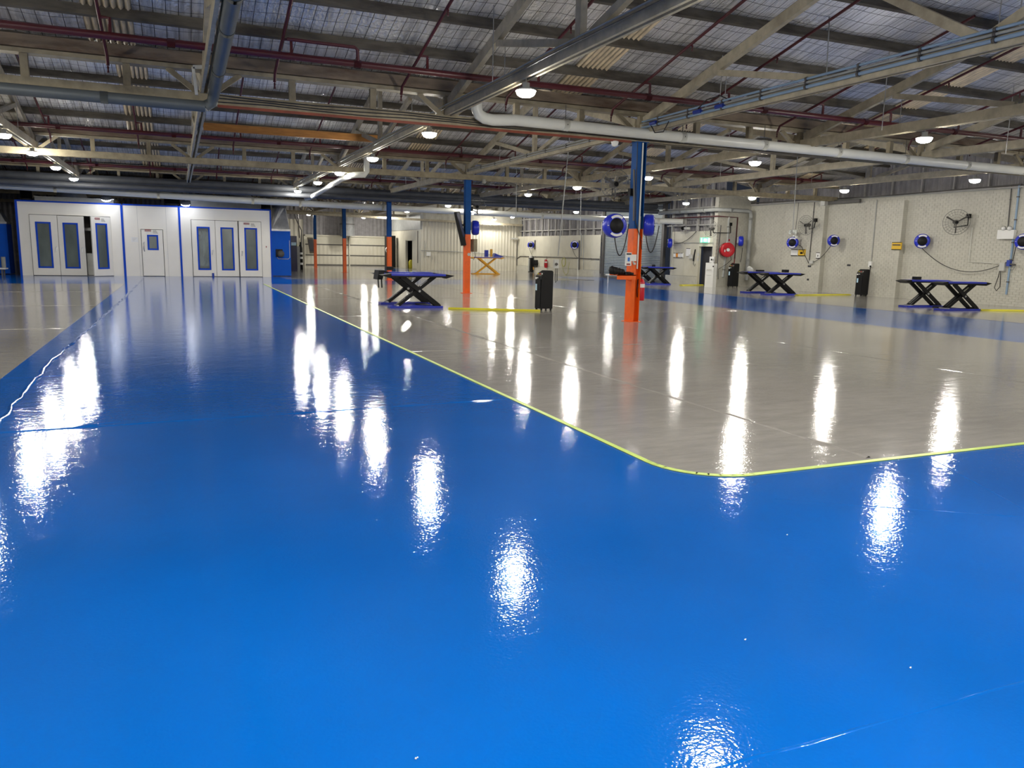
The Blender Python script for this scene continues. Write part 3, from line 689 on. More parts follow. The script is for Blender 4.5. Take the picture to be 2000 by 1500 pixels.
# bracket shelf
s=thing('bracket_shelf','orange steel bracket shelf sticking out left of the nearest column','shelf',(XC-.6,yc-.1,1.1))
a_=at(1198,536,y=yc-.1);b_=at(1229,542,y=yc-.1)
MB().box((a_.x,yc-.28,a_.z-.02),(XC-.1,yc+.08,a_.z)).build('shelf_plate','colorange',s); MB().box((a_.x,yc-.28,a_.z-.11),(XC-.1,yc-.265,a_.z)).build('front_lip','colorange',s); MB().bar((a_.x+.15,yc-.1,a_.z-.03),(XC-.12,yc-.1,a_.z-.14),.02,.05).build('bracket','colorange',s)
p=at(1211,528,y=yc-.12)
s=thing('folded_cover','crumpled black cover lying on the orange bracket shelf','cover',(p.x,yc-.12,a_.z))
b=MB(); random.seed(3)
for i in range(7):
    q=Vector((a_.x-.03+i*.07,yc-.12,a_.z+.03)); hh=.2-.02*i if i<4 else .07
    b.lathe([(0,0),(.07,.01),(.085,hh*.5),(.06,hh*.85),(0,hh)],q+Vector((random.uniform(-.02,.02),random.uniform(-.05,.05),-.03)),(random.uniform(-.2,.2),random.uniform(-.2,.2),1),9)
b.build('cover_folds','black2',s); MB().box((a_.x+.25,yc-.22,a_.z),(XC-.13,yc-.0,a_.z+.05)).build('cover_tail','black2',s)
# ---- fire extinguisher
def extinguisher(label,p,r=.08,h=.5):
    t=thing('fire_extinguisher',label,'extinguisher',p); x,y,z=p
    MB().lathe([(0,0),(r*.9,0),(r,.03),(r,h*.82),(r*.7,h*.93),(r*.3,h),(0,h)],p,n=18).build('cylinder','red',t)
    MB().lathe([(r*1.01,h*.60),(r*1.01,h*.76)],p,n=18).build('label_band','white',t)
    MB().cyl((x,y,z+h),(x,y,z+h+.05),r*.35,10).build('valve','steel',t)
    MB().bar((x-.02,y,z+h+.05),(x+r*1.2,y,z+h+.09),.02,.015).build('lever','black',t)
    MB().tube([(x-r*.3,y,z+h+.02),(x-r*1.2,y,z+h-.03),(x-r*1.3,y,z+h*.5),(x-r*1.1,y,z+h*.15)],.012,6).build('hose','black',t)
p=at(1249.5,587,y=yc-.05); extinguisher('red fire extinguisher hanging on the right side of the nearest column',(p.x+.02,yc-.05,p.z),.085,.52)
p=at(1066,523,x=XW2-.12); extinguisher('red fire extinguisher on the boarded wall left of the roller door',(p.x,p.y,p.z),.11,.62)
# ================================================================== HOSE REELS
def reel(label,c,nrm,R=.27,hose=None,group='blue wall hose reels',tot=.24,mount=True):
    c=Vector(c); n=Vector(nrm).normalized(); s=n.cross(Vector((0,0,1))).normalized()
    t=thing('hose_reel',label,'hose reel',c,0,group)
    MB().lathe([(0,-tot/2),(R*.8,-tot/2),(R*.97,-tot*.36),(R,-tot*.1),(R,tot*.1),(R*.97,tot*.36),(R*.84,tot/2),(R*.62,tot/2)],c,n,26).build('casing','reel',t)
    MB().lathe([(R*.62,tot/2-.01),(R*.6,tot/2+.012),(R*.2,tot/2+.016),(R*.1,tot/2+.03),(0,tot/2+.03)],c,n,22).build('hub_cover','black2',t)
    up=Vector((0,0,1))
    for sg,nm in ((1,'upper_label'),(-1,'lower_label')):
        vs=[];fs=[]
        for i in range(9):
            a=math.pi/2*sg+(i-4)*.17
            for rr in (R*.68,R*.88): vs.append(c+n*(tot/2+.006)+(s*math.cos(a)+up*math.sin(a))*rr)
        for i in range(8): fs.append((2*i,2*i+1,2*i+3,2*i+2))
        MB().add(vs,fs).build(nm,'white',t)
    MB().cb(c+n*(tot/2+.004)+s*R*.78,(.03,.03,.012)).build('badge','white',t)
    if mount:
        MB().bar(c-n*.02+up*R*.2,c-n*(tot/2+.08)+up*R*.2,.05,.3,(0,0,1)).build('bracket','greyp',t)
    if hose:
        MB().tube(hose,.013,6).build('hose','cable',t)
    return t
def sagline(a,b,drop,n=12):
    a=Vector(a);b=Vector(b);return [a.lerp(b,i/n)-Vector((0,0,drop*4*(i/n)*(1-i/n))) for i in range(n+1)]
cr=at(1200,441,y=yc-.12)
h=sagline(cr+Vector((.02,0,-.27)),cr+Vector((.38,.0,.05)),.55)
reel('large blue hose reel with black hub left of the nearest column',cr,(-.1,-1,0),.275,h,tot=.26)
p=at(1258,440,y=yc)
h=sagline(p+Vector((.0,-.1,-.24)),p+Vector((.45,.05,0)),.5)
reel('blue hose reel seen edge-on at the right of the nearest column',p+Vector((.06,-.1,0)),(.87,-.5,0),.25,h)
MB2=[at(925,444,y=YG[3])]; reel('blue hose reel seen edge-on behind the second column',at(928,445,y=YG[3]+.1),(1,-.2,0),.27,None)
reel('blue hose reel on the boarded wall just right of the corner, beside the strip',at(1037,478.5,x=XW2-.25),(-.55,-.8,0),.27,sagline(at(1034,484,x=XW2-.2),at(1042,503,x=XW2-.05),.1))
reel('blue hose reel on the boarded wall nearer the roller door',at(1122,478.5,x=XW2-.25),(-.4,-.9,0),.29,sagline(at(1118,486,x=XW2-.2),at(1130,504,x=XW2-.05),.15))
reel('blue hose reel seen edge-on over the boarded wall notices',at(1308.5,475,x=XW2-.3),(-.84,.5,0),.26,[at(1309,485,x=XW2-.2),at(1308,500,x=XW2-.1),at(1306,509,x=XW2-.1)])
reel('blue hose reel seen edge-on beside the thick corner pipe',at(1447,471,y=YRET-.35),(.8,-.58,0),.26,[at(1450,484,y=YRET-.3),at(1448,505,y=YRET-.1),at(1446,512,y=YRET-.1)])
reel('blue hose reel on brick wall, draped with clear film',at(1548,474,x=XR-.62),(-.75,-.66,0),.275,[at(1556,476,x=XR-.45),at(1566,482,x=XR-.38),at(1571,497,x=XR-.33),at(1580,515,x=XR-.3),at(1588,514,x=XR-.28)])
reel('blue hose reel on brick wall, left of the notched pilaster shadow',at(1628,470,x=XR-.45),(-.5,-.86,0),.265,sagline(at(1622,481,x=XR-.4),at(1588,512,x=XR-.3),.12))
reel('blue hose reel on brick wall beside the yellow sign',at(1801,471,x=XR-.3),(-.72,-.7,0),.29,sagline(at(1799,483,x=XR-.3),at(1966,512,x=XR-.08),.62,20))
reel('blue hose reel at the far right end of the brick wall',at(2000,472,x=XR-.35),(-.95,-.3,0),.28,[at(1993,468,x=XR-.3),at(1986,474,x=XR-.2),at(1978,510,x=XR-.1)])
fm=thing('clear_film','crumpled clear film hanging over the first brick wall hose reel','film',at(1549,460,x=XR-.58))
b=MB(); random.seed(5)
for i in range(10):
    q=at(1549+random.uniform(-7,7),458+random.uniform(-7,7),x=XR-.58+random.uniform(-.1,.1)); b.lathe([(0,-.08),(.07,-.03),(.05,.05),(0,.08)],q,(random.uniform(-1,1),random.uniform(-1,1),.4),6,False)
b.build('film_folds','wrap',fm); MB().tube([at(1554,448,x=XR-.45),at(1560,395,x=XR-.3)],.012,6).build('cord','dcond',fm)
# ================================================================== FANS
def fan(label,c,nrm,R=.36,arm=None):
    c=Vector(c);n=Vector(nrm).normalized();up=Vector((0,0,1));s=n.cross(up).normalized();up=s.cross(n)*1.0
    t=thing('wall_fan',label,'fan',c,0,'wire cage industrial fans')
    b=MB(); b.ring(c,n,R,.008,32,5)
    for k in (-1,1):
        for q in range(1,5):
            rr=R*q/5; b.ring(c+n*k*.09*math.cos(q/5*math.pi/2),n,rr,.003,28,3)
        for i in range(24):
            a=i*math.pi/12; d=s*math.cos(a)+up*math.sin(a)
            b.tube([c+n*k*.09+d*.05,c+n*k*.075+d*R*.55,c+d*R],.003,3,False)
    tag(b.build('cage','wire',t),kind=None)
    b=MB()
    for i in range(3):
        a=i*2*math.pi/3+.5; d=s*math.cos(a)+up*math.sin(a); e=n.cross(d)
        b.prism([c+d*.06-e*.02+n*.02,c+d*.06+e*.02-n*.02,c+d*R*.85+e*.035-n*.02,c+d*R*.88-e*.03+n*.03],n*.006)
        b2=b
    b.build('blades','dcond',t)
    MB().cyl(c+n*.03,c-n*.26,.075,14).build('motor','dcond',t); MB().cyl(c+n*.06,c+n*.03,.06,12).build('hub','black',t)
    if arm:
        P=[c-n*.2,c-n*.25-Vector((0,0,.2))]+[Vector(q) for q in arm]; MB().tube(P,.022,8).build('arm','black',t); MB().cb(P[-1],(.12,.12,.16)).build('mount','black',t)
f1=at(1868,434,x=XR-.55); fan('wire cage wall fan high on the brick wall above the yellow sign',f1,(-.62,-.78,-.08),.47,[at(1890,440,x=XR-.25),at(1892,422,x=XR-.08)])
f2=at(1574,440,x=XR-.8); fan('wire cage wall fan on the brick wall above the hazard notices',f2,(-.93,-.1,-.1),.45,[at(1590,445,x=XR-.45),at(1593,430,x=XR-.31)])
f3=at(1388,447,y=YRET-.6); fan('wire cage fan over the red fire hose reel, turned edge-on',f3,(-.88,-.3,-.1),.42,[at(1417,455,y=YRET-.15),at(1427,455,y=YRET-.1),at(1427,438,y=YRET-.08)])
f4=at(1203,360-2,y=yc-.35); f4=at(1202,362-0,y=yc-.3)
f4=at(1202,358,y=yc-.3)
fan('large wire cage fan beside the blue top of the nearest column',at(1202,360,y=yc+.25),(-.25,-.97,0),.345,[(XC-.16,yc,3.0)])
fan('wire cage fan hanging right of the second column',at(932,404,y=YG[3]+.25),(-.35,-.93,0),.31,[(XC+.14,YG[3],3.1)])
# ================================================================== MONITOR on column 2
y2=YG[3]
mt=thing('monitor','large dark monitor tilted downward on the left of the second column','monitor',at(902,445,y=y2-.4))
q=[at(u,v,y=y2-.35) for u,v in ((887,414),(898,413),(911,479),(901,480))]
n=Vector((.0,.85,.0))
MB().prism(q,(.30,.9,0)).build('casing','black2',mt)
sq=[q[0].lerp(q[1],.05),q[3].lerp(q[2],.05)]
off=Vector((-.012,0,0))
MB().add([q[0]+off+Vector((.013,.04,-.03)),q[0]+off+Vector((.287,.86,-.03)),q[3]+off+Vector((.287,.86,.03)),q[3]+off+Vector((.013,.04,.03))],[(0,1,2,3)]).build('screen','screen',mt)
MB().prism([q[0].lerp(q[1],.4)+Vector((0,-.004,-.05)),q[1]+Vector((-.02,-.004,-.03)),q[2].lerp(q[3],.3)+Vector((0,-.004,.35)),q[3].lerp(q[2],.35)+Vector((-.0,-.004,.3))],(0,.003,0)).build('side_panel','screen',mt)
MB().bar(q[1].lerp(q[2],.4)+Vector((0,.4,0)),(XC-.1,y2,2.5),.08,.08).build('mount_arm','black',mt); MB().bar(q[1].lerp(q[2],.85)+Vector((0,.4,0)),(XC-.1,y2,1.95),.06,.06).build('mount_arm','black',mt)
s=thing('switch_box','flat grey box hanging right of the second column','box',at(928,479,y=y2-.1)); a_=at(922,467,y=y2);b_=at(928.5,492,y=y2); MB().box((a_.x,y2-.2,b_.z),(b_.x,y2+.15,a_.z)).build('enclosure','creamd',s)
MB().tube([at(927,492,y=y2),at(928,500,y=y2),at(925,508,y=y2)],.01,5).build('cord','cable',s)
p=at(916,497,y=y2-.12); tag(MB().cyl((p.x,y2-.106,p.z),(p.x,y2-.112,p.z),.06,14).build('sticker','greyp'),'pale oval sticker on the orange part of the second column','sticker')
# small objects hanging from row 2 girder etc
tag(MB().lathe([(0,-.12),(.06,-.1),(.085,-.03),(.085,0),(0,.02)],at(1201,276,y=yc-.1),n=16).build('dome_camera','white'),'white dome security camera under the nearest girder left of the column','camera')
tag(MB().cyl(at(945,358,y=y2-.2),at(945,350,y=y2-.2),.07,10).build('sensor','greyp'),'small grey sensor hanging below the second girder','sensor')
# conduits dropped from roof
for (u0,v0,u1,v1,yy,l) in [(1112,272,1090,500,24,'long leaning conduit dropping to the switch above the nearest control cabinet'),(1137,275,1133,460,30,'thin hanging conduit right of the leaning conduit'),(1009,300,1008,425,30,'thin hanging rod left of the leaning conduit'),(1622,0,1614,150,12,'steel hanger rod under the nearest roof bay'),(1567,160,1548,455,20,'thin rod dropping toward the film draped hose reel')]:
    a_=at(u0,v0,y=yy); conduit(l,[Vector((a_.x,yy,roofz(yy)-.15)),a_,at(u1,v1,y=yy)],.018 if 'leaning conduit dropping' in l else .011,'gcond','hanging_rod','rod')
for i,(u,v0,v1,yy) in enumerate([(1948,20,70,9),(1405,150,210,13.5),(1722,200,255,12.5),(1964,200,300,13),(962,100,160,13)]):
    conduit('thin steel hanger rod, %s of those nearest overhead'%ORD[i],[Vector((at(u,v1,y=yy).x,yy,roofz(yy)-.15)),at(u,v1,y=yy)],.009,'steel','hanger_rod','rod')
s=thing('pendant_switch','grey switch box with looped lead hanging behind the nearest control cabinet','switch',at(1087,514,y=24))
a_=at(1082,507,y=24);b_=at(1090,524,y=24); MB().box((a_.x,23.95,b_.z),(b_.x,24.06,a_.z)).build('box','greyp',s); MB().cyl(at(1087,516,y=23.95),at(1087,516,y=23.9),.05,10).build('knob','dcond',s)
MB().tube([at(1085,524,y=24),at(1084,545,y=24),at(1085,552,y=24),at(1088,548,y=24),at(1088,524,y=24)],.012,6).build('lead','cable',s)
# exit signs
def exit_sign(label,c,xd,wd=.5,hh=.24,hang=.5):
    c=Vector(c);x=Vector(xd).normalized();t=thing('exit_sign',label,'exit sign',c);z=Vector((0,0,1));n=x.cross(z)
    MB().bar(c-x*wd/2,c+x*wd/2,.05,hh).build('housing','exitg',t)
    for k,(a,b) in enumerate(((-.42,-.30),(-.16,.16),(.26,.44))):
        MB().bar(c+x*wd*a+n*.027,c+x*wd*b+n*.027,.004,hh*(.8 if k!=1 else .6)).build('pictogram','exitw',t)
    MB().tube([c+z*hh/2,c+z*(hh/2+hang)],.008,5).build('stem','dcond',t)
exit_sign('green running man exit sign hanging in the hall left of the fan',at(1118,401,y=40.5),(1,0,0),hang=1.1)
exit_sign('green running man exit sign above the dark doorway',at(1377.5,469,x=XW2-.15),(.75,-.66,0),.52,.26,.6)
# ================================================================== WALL FITTINGS
W=lambda u,v,o=.04:at(u,v,x=XR-o)
V=lambda u,v,o=.04:at(u,v,x=XW2-o)
Rr=lambda u,v,o=.04:at(u,v,y=YRET-o)
fh=thing('fire_hose_reel','red fire hose reel with white hub on the brick return wall','hose reel',Rr(1421,488))
c=Rr(1421.5,488,.42); n_=Vector((-.3,-1,0)).normalized()
MB().lathe([(0,-.28),(.2,-.28),(.2,-.05)],c,n_,20).build('drum','dred',fh)
MB().lathe([(.2,-.05),(.36,-.06),(.37,0),(.36,.04),(.30,.05),(.10,.02)],c,n_,30).build('front_disc','red',fh); MB().lathe([(.26,-.28),(.36,-.28),(.36,-.24),(.2,-.24)],c,n_,30).build('rear_disc','dred',fh)
MB().cyl(c,c+n_*.06,.085,16).build('hub','white',fh); MB().cb(c+Vector((-.22,-.05,-.05)),(.06,.02,.12)).build('label','white',fh)
MB().tube([c+Vector((.2,0,-.3)),c+Vector((.35,.1,-.5)),c+Vector((.1,.1,-.7)),c+Vector((-.4,.15,-1.0)),Rr(1403,545,.03)],.018,6).build('hose','dcond',fh)
MB().tube([Rr(1435,505,.1),Rr(1434,514,.1),Rr(1430,514,.1)],.025,6).build('stop_pipe','dred',fh)
s=thing('hose_sign','small red fire hose sign above the fire hose reel','sign',Rr(1423,471)); a_=Rr(1421,467);b_=Rr(1425,475); MB().box((a_.x,YRET-.05,b_.z),(b_.x,YRET-.03,a_.z)).build('plate','red',s); MB().box((a_.x+.03,YRET-.055,b_.z+.03),(b_.x-.03,YRET-.05,b_.z+.1)).build('pictogram','white',s)
def wsign(label,u0,v0,u1,v1,P,parts,m='paper',name='sign'):
    a=P(u0,v0);b=P(u1,v1); x=a.x; t=thing(name,label,'sign',a); y0,y1=sorted((a.y,b.y)); z0,z1=sorted((a.z,b.z))
    MB().box((x-.02,y0,z0),(x+.03,y1,z1)).build('plate',m,t)
    for nm,mm,fy0,fy1,fz0,fz1 in parts:
        MB().box((x-.024,y0+(y1-y0)*fy0,z0+(z1-z0)*fz0),(x-.02,y0+(y1-y0)*fy1,z0+(z1-z0)*fz1)).build(nm,mm,t)
    return t
wsign('yellow warning sign with black bands beside the pilaster',1743,473,1760,488,lambda u,v:W(u,v,.28),[('top_band','black',0,1,.92,1),('bottom_band','black',0,1,0,.08),('lettering_row','purlin',.08,.92,.55,.72)],'signy')
SP=[('top_band','black',0,1,.9,1),('bottom_band','black',0,1,0,.1)]
wsign('pale notice, left of the two posters below the film draped reel',1546,487,1558,500,lambda u,v:W(u,v,.28),SP)
wsign('yellow notice, right of the two posters below the film draped reel',1560,487,1572,500,lambda u,v:W(u,v,.28),SP+[('pictogram','black',.3,.7,.3,.6)],'signy')
wsign('small white notice with black bands on the brick pilaster',1595,493,1601,505,lambda u,v:W(u,v,.28),SP+[('pictogram','black',.4,.6,.3,.6)])
for i,(u,m) in enumerate(((1316,'paper'),(1320.7,'signo'),(1325,'paper'),(1330,'paper'))):
    wsign('%s small safety poster, %s from the left of four on the boarded wall'%('orange' if m=='signo' else 'white',ORD[i]),u,494,u+3.6,503,V,SP,m)
wsign('tall white notice board on the boarded wall left of the dark doorway',1341,485,1348,500,V,[('heading','black',0,1,.93,1)])
ph=thing('wall_phone','grey wall phone box with black handset and coiled cord','phone',V(1351,501)); a_=V(1347,497);b_=V(1353,505); MB().box((a_.x-.06,b_.y,b_.z),(a_.x,a_.y,a_.z)).build('base','greyp',ph)
MB().tube([V(1358,487,.1),V(1356,497,.1),V(1354,510,.1)],.035,6).build('handset','black',ph); MB().tube([V(1355,510,.08),V(1354,516,.08),V(1357,520,.08),V(1358,515,.08)],.012,5).build('cord','cable',ph)
for i,(u,v) in enumerate(((1364,497),(1363,507))): tag(MB().cb(V(u,v,.04),(.04,.12,.16)).build('wall_switch','greyp'),['upper round grey','lower white'][i]+' switch beside the dark doorway','switch')
for i,(u,v,l) in enumerate(((1391,507,'white twin socket box right of the dark doorway'),)):
    s=thing('socket_box',l,'socket',V(u,v)); MB().cb(V(u,v,.06),(.08,.35,.3)).build('box','white',s); MB().cb(V(u-1,v,.12),(.04,.08,.08)).build('socket','black',s); MB().cb(V(u+2,v,.12),(.04,.08,.08)).build('socket','greyp',s)
# pipes on return wall / corner
pipe_thing('corner_pipe','thick dark pipe down the corner of the brick wall and along its top',[(XR-.25,YRET-.3,.35),(XR-.25,YRET-.3,3.72),(XR-.3,YRET-.28,3.85),(XR-.45,YRET-.25,3.9),(XW2-.25,YRET-.25,3.9),(XW2-.25,YRET+5,3.9)],.1,'gcond',2.1,None)
conduit('dark red pipe with a square bend on the return wall',[Rr(1435,505),Rr(1441,425),(XW2-.08,YRET-.06,Rr(1441,424).z),(XW2-.08,YRET+6,Rr(1441,424).z)],.03,'redpipe','service_pipe','pipe')
conduit('grey conduit down the return wall beside the fan bracket',[Rr(1424,424),Rr(1421,470),Rr(1412,541)],.055,'gcond','service_pipe','pipe',saddle=1)
conduit('dark conduit with saddles down the boarded wall right of the doorway',[V(1408,440),V(1402,500),V(1399,540)],.03,'dcond','conduit','conduit',saddle=.8)
conduit('grey conduit dropping to the blue reel on the boarded wall',[V(1313,432,.1),V(1309,530,.1)],.035,'gcond','conduit','conduit')
conduit('cable looping from the edge-on reel up to the studs',sagline(V(1312,474,.1),V(1360,452,.1),.25),.015,'cable','cable','cable')
conduit('thin conduit across the boarded wall over the door head',[V(1320,474),V(1393,474),V(1392,500)],.012,'gcond','conduit','conduit')
# brick wall services
conduit('pale blue air pipe down the right end of the brick wall',[W(1991,362),W(1977,485),W(1965,575)],.035,'lblue','service_pipe','pipe',saddle=.8)
conduit('dark conduit dropping to the emergency light on the brick wall',[W(1976,362),W(1969,440),W(1967,449)],.02,'dcond','conduit','conduit',saddle=1)
conduit('white conduit from the big wall fan to the outlet',[W(1899,444),W(1892,512),W(1938,514)],.015,'pvc','conduit','conduit')
conduit('slim conduit down the pilaster behind the black cabinet',[W(1713,390,.27),W(1702,510,.27)],.018,'gcond','conduit','conduit')
conduit('black lead from the socket to behind the black cabinet',[W(1700,520,.27),W(1694,575,.27)],.015,'cable','cable','cable')
s=thing('socket_box','white socket box on the pilaster above the black cabinet','socket',W(1700,516,.28)); MB().cb(W(1700,516,.3),(.08,.16,.24)).build('box','white',s); MB().cb(W(1700,520,.36),(.04,.06,.06)).build('plug','black',s)
conduit('dark conduit down beside the fan with the hazard notices',[W(1591,395,.27),W(1580,515,.27)],.022,'dcond','conduit','conduit',saddle=.9)
s=thing('socket_box','grey socket box below the hazard notices on the brick wall','socket',W(1584,511,.28)); MB().cb(W(1585,512,.3),(.1,.22,.16)).build('box','greyp',s)
s=thing('socket_box','white outlet with hanging leads near the pale blue air pipe','socket',W(1958,522)); MB().cb(W(1958,521,.08),(.1,.2,.3)).build('box','greyp',s); MB().tube([W(1955,518,.1),W(1950,540,.1),W(1942,562,.1),W(1946,568,.1),W(1953,560,.1),W(1955,520,.1)],.013,6).build('lead','cable',s)
MB().tube([W(1952,514,.08),W(1940,514,.08)],.012,5).build('stub','pvc',s)
s=thing('emergency_light','white twin emergency light on the brick wall near its right end','light fitting',W(1967,455)); MB().cb(W(1966,458,.1),(.14,.62,.32)).build('body','white',s)
for u in (1960,1972): MB().lathe([(0,0),(.09,.0),(.06,.1),(0,.12)],W(u,446,.14),(-1,-.6,-.3),12).build('lamp_head','white',s)
s=thing('air_outlet','blue air valve with grey nozzle on the pale blue pipe','valve',W(1971,514)); MB().cb(W(1971,514,.08),(.12,.12,.22)).build('valve_body','dblue',s); MB().tube([W(1973,516,.1),W(1983,517,.14)],.03,8).build('nozzle','dcond',s); MB().tube(sagline(W(1972,520,.1),W(1984,518,.12),.15),.012,5).build('loop','gcond',s)
MBt=MB().tube([W(1442,398,.05),W(1700,385,.05),W(1996,360,.05)],.03,6); tag(MBt.build('service_pipe','dcond'),'dark pipe along the top of the brick wall','pipe')
tag(MB().tube([W(1450,403,.06),W(1996,366,.06)],.018,6).build('service_pipe','gcond'),'thin grey pipe just under the dark wall-top pipe','pipe')
tag(MB().bar(W(1615,396,.2),W(1680,392,.2),.1,.16).build('steel_channel','dcond'),'short dark steel channel bolted high on the brick wall','bracket')
tag(MB().cb(W(1610,397,.35),(.2,.25,.22)).build('junction_box','greyp'),'grey junction box at the head of the notice pilaster','box')
# wall holes
for i,(u,v) in enumerate(((1578,546),(1658,518),(1581,520))): tag(MB().cb(W(u,v,.25 if i!=1 else .0),(.02,.2 if i else .12,.08)).build('wall_hole','dark'),['dark chip in the brick low behind the second lift','dark chip in the brick left of the black cabinet','small dark hole below the socket box by the notices'][i],'hole')
# far boarded wall bits
c2=V(1040,512)
s=thing('tall_cabinet','dark grey narrow cabinet against the boarded wall near the corner','cabinet',at(1033,533,x=XW2-.3)); a_=at(1028,512,x=XW2-.1); pz=1.05
yy=at(1033,530,x=XW2-.3).y; MB().box((XW2-.3,yy-.3,0),(XW2-.05,yy+.15,1.1)).build('body','black2',s); MB().box((XW2-.32,yy-.1,.05),(XW2-.3,yy+.12,1.05)).build('door','gcond',s); MB().box((XW2-.25,yy-.1,1.1),(XW2-.1,yy+.1,1.25)).build('top_box','white',s)
s=thing('strap_bundle','bundle of black straps hanging on the boarded wall','straps',V(1045,516))
for i in range(5):
    u=1040+i*2.3; MB().tube([V(u,508,.1),V(u+.6,515,.14),V(u-.2,522,.1),V(u+1.2,516,.08),V(u+.6,508,.08)],.035,6).build('strap','black2',s)
MB().tube([V(1041.5,521,.12),V(1042,527,.12)],.03,6).build('yellow_strap','yliftm',s)
s=thing('coiled_hose','coiled yellow green air hose on the boarded wall','hose',V(1101,513)); MB().ring(V(1101,512,.1),(-1,0,0),.3,.03,20,6).build('coil','ygreen',s); MB().tube([V(1098,518,.08),V(1101,532,.08),V(1105,537,.08),V(1109,533,.08),V(1112,512,.06)],.016,6).build('tail','ygreen',s)
conduit('rusty conduit along the boarded wall at waist height',[V(1010,505),V(1016,500.5),V(1090,502.5),V(1170,506)],.03,'dcond','conduit','conduit',saddle=2)
for i,(u,v0,v1,m,r,l) in enumerate([(1131.5,470,527,'dcond',.05,'dark upright channel beside the second boarded wall reel'),(1135.5,456,500,'gcond',.03,'grey conduit right of the dark channel'),(1140,459,527,'gcond',.02,'thin conduit on the last board before the roller door'),(1173,500,534,'dcond',.05,'dark pipe down the roller door jamb'),(1045,469,487,'purlin',.05,'short brown timber strip beside the first boarded wall reel'),(1010,471,519,'dcond',.03,'dark conduit down the far corner'),(1129,505,540,'pvc',.05,'white pipe below the dark channel')]):
    conduit(l,[V(u,v0),V(u-.5,v1)],r,m,'upright_pipe','pipe')
s=thing('wall_bracket_lamp','small grey fitting at the far corner of the boarded wall','light fitting',V(1006,466)); MB().cb(at(1005,466,y=YCOR-.3),(.5,.3,.12)).build('body','greyp',s)
s=thing('socket_box','white box on the ribbed far wall left of the tilted monitor','box',at(837,497,y=YCOR-.08)); MB().cb(at(837,496,y=YCOR-.1),(.32,.12,.3)).build('box','white',s); MB().tube([at(829,470,y=YCOR-.06),at(829,503,y=YCOR-.06)],.02,5).build('conduit','gcond',s)
# grey box + white duct by roller door
pipe_thing('white_duct','white duct stub ending beside the studs over the roller door',[at(1264,431,y=38.0),at(1335,433,y=36.5)],.16,'pvc',1.4,None)
# security camera on studs
s=thing('security_camera','black and white camera on the studs above the boarded wall','camera',V(1338,445,.2)); MB().cb(V(1341,446,.25),(.2,.35,.12)).build('body','greyp',s); MB().cyl(V(1333,446,.3),V(1337,445,.3),.1,12).build('housing','black',s)
# water cooler/white cabinet
p=at(1384,556,x=24.85); p.z=0; s=thing('white_cabinet','tall white cabinet with rounded grey side before the dark doorway','cabinet',(p.x,p.y,0))
R_=Matrix.Rotation(math.radians(-38),4,'Z'); MWs=Matrix.Translation((p.x,p.y,0))@R_
def lb(a,b,nm,m,par,mtx):
    bb=MB().box(a,b); bb.v=[mtx@v for v in bb.v]; return bb.build(nm,m,par)
lb((-.2,-.24,.0),(.2,.24,1.22),'body','white',s,MWs); lb((-.14,-.25,.85),(.1,-.24,.9),'vent','greyp',s,MWs); lb((-.14,-.25,.6),(.1,-.24,.62),'vent','greyp',s,MWs); lb((.2,-.22,.0),(.36,.22,1.19),'side_unit','greyp',s,MWs)
MB().cyl((p.x+.0,p.y-.26,1.05),(p.x-.02,p.y-.32,1.05),.035,10).build('knob','black',s)
# ================================================================== CONTROL CABINETS
def control_box(label,x,y,rz,sc=1):
    t=thing('control_cabinet',label,'cabinet',(x,y,0),rz)
    w_,d_,h_=.155*sc,.185*sc,1.06*sc
    prof=[(-d_,.05),(d_,.05),(d_,h_*.97),(d_*.8,h_),(d_*.1,h_),(-d_*.55,h_*.93),(-d_*.95,h_*.85)]
    b=MB().prism([(-w_,yy,zz) for yy,zz in prof],(2*w_,0,0)); b.build('housing','black2',t,False)
    MB().prism([(-w_*.8,-d_*.93,h_*.862),(w_*.8,-d_*.93,h_*.862),(w_*.8,-d_*.57,h_*.935),(-w_*.8,-d_*.57,h_*.935)],(0,-.006,.008)).build('control_panel','purlin',t,False)
    MB().box((-w_*.85,-d_-.012,.1),(w_*.85,-d_,h_*.78)).build('front_cover','black',t,False)
    for k in range(3): MB().cyl((-w_*.5+k*.1,-d_*.75,h_*.895),(-w_*.5+k*.1,-d_*.8,h_*.93),.018,8).build('button',['yellow','red','steel'][k],t,False)
    MB().box((-w_*.7,-d_-.02,h_*.50),(-w_*.25,-d_-.012,h_*.66)).build('sticker','pale',t,False)
    MB().box((-w_*.8,-d_-.02,h_*.78),(-w_*.4,-d_-.012,h_*.83)).build('sticker','white',t,False)
    MB().box((-w_*.3,-d_-.02,h_*.80),(w_*.1,-d_-.012,h_*.83)).build('gauge','greyp',t,False)
    for sx in (-1,1):
        for sy in (-1,1): MB().cyl((sx*w_*.8-.015,sy*d_*.8,.03),(sx*w_*.8+.015,sy*d_*.8,.03),.03,10).build('castor','black2',t,False)
    MB().box((-w_*.9,d_,.1),(w_*.9,d_+.02,.14)).build('rear_bar','steel',t,False)
    return t
p=at(1069,607,z=0); control_box('black control cabinet with pale sticker beside the nearest scissor lift',p.x,p.y+.25,math.radians(-84),1.03)
p=at(1680,577.5,z=0); control_box('black control cabinet against the brick wall left of the far right lift',p.x-.12,p.y-.15,math.radians(-84),1.08)
p=at(1431,557,y=32.8); control_box('black control cabinet below the red fire hose reel',p.x,p.y,math.radians(-78),1.14)
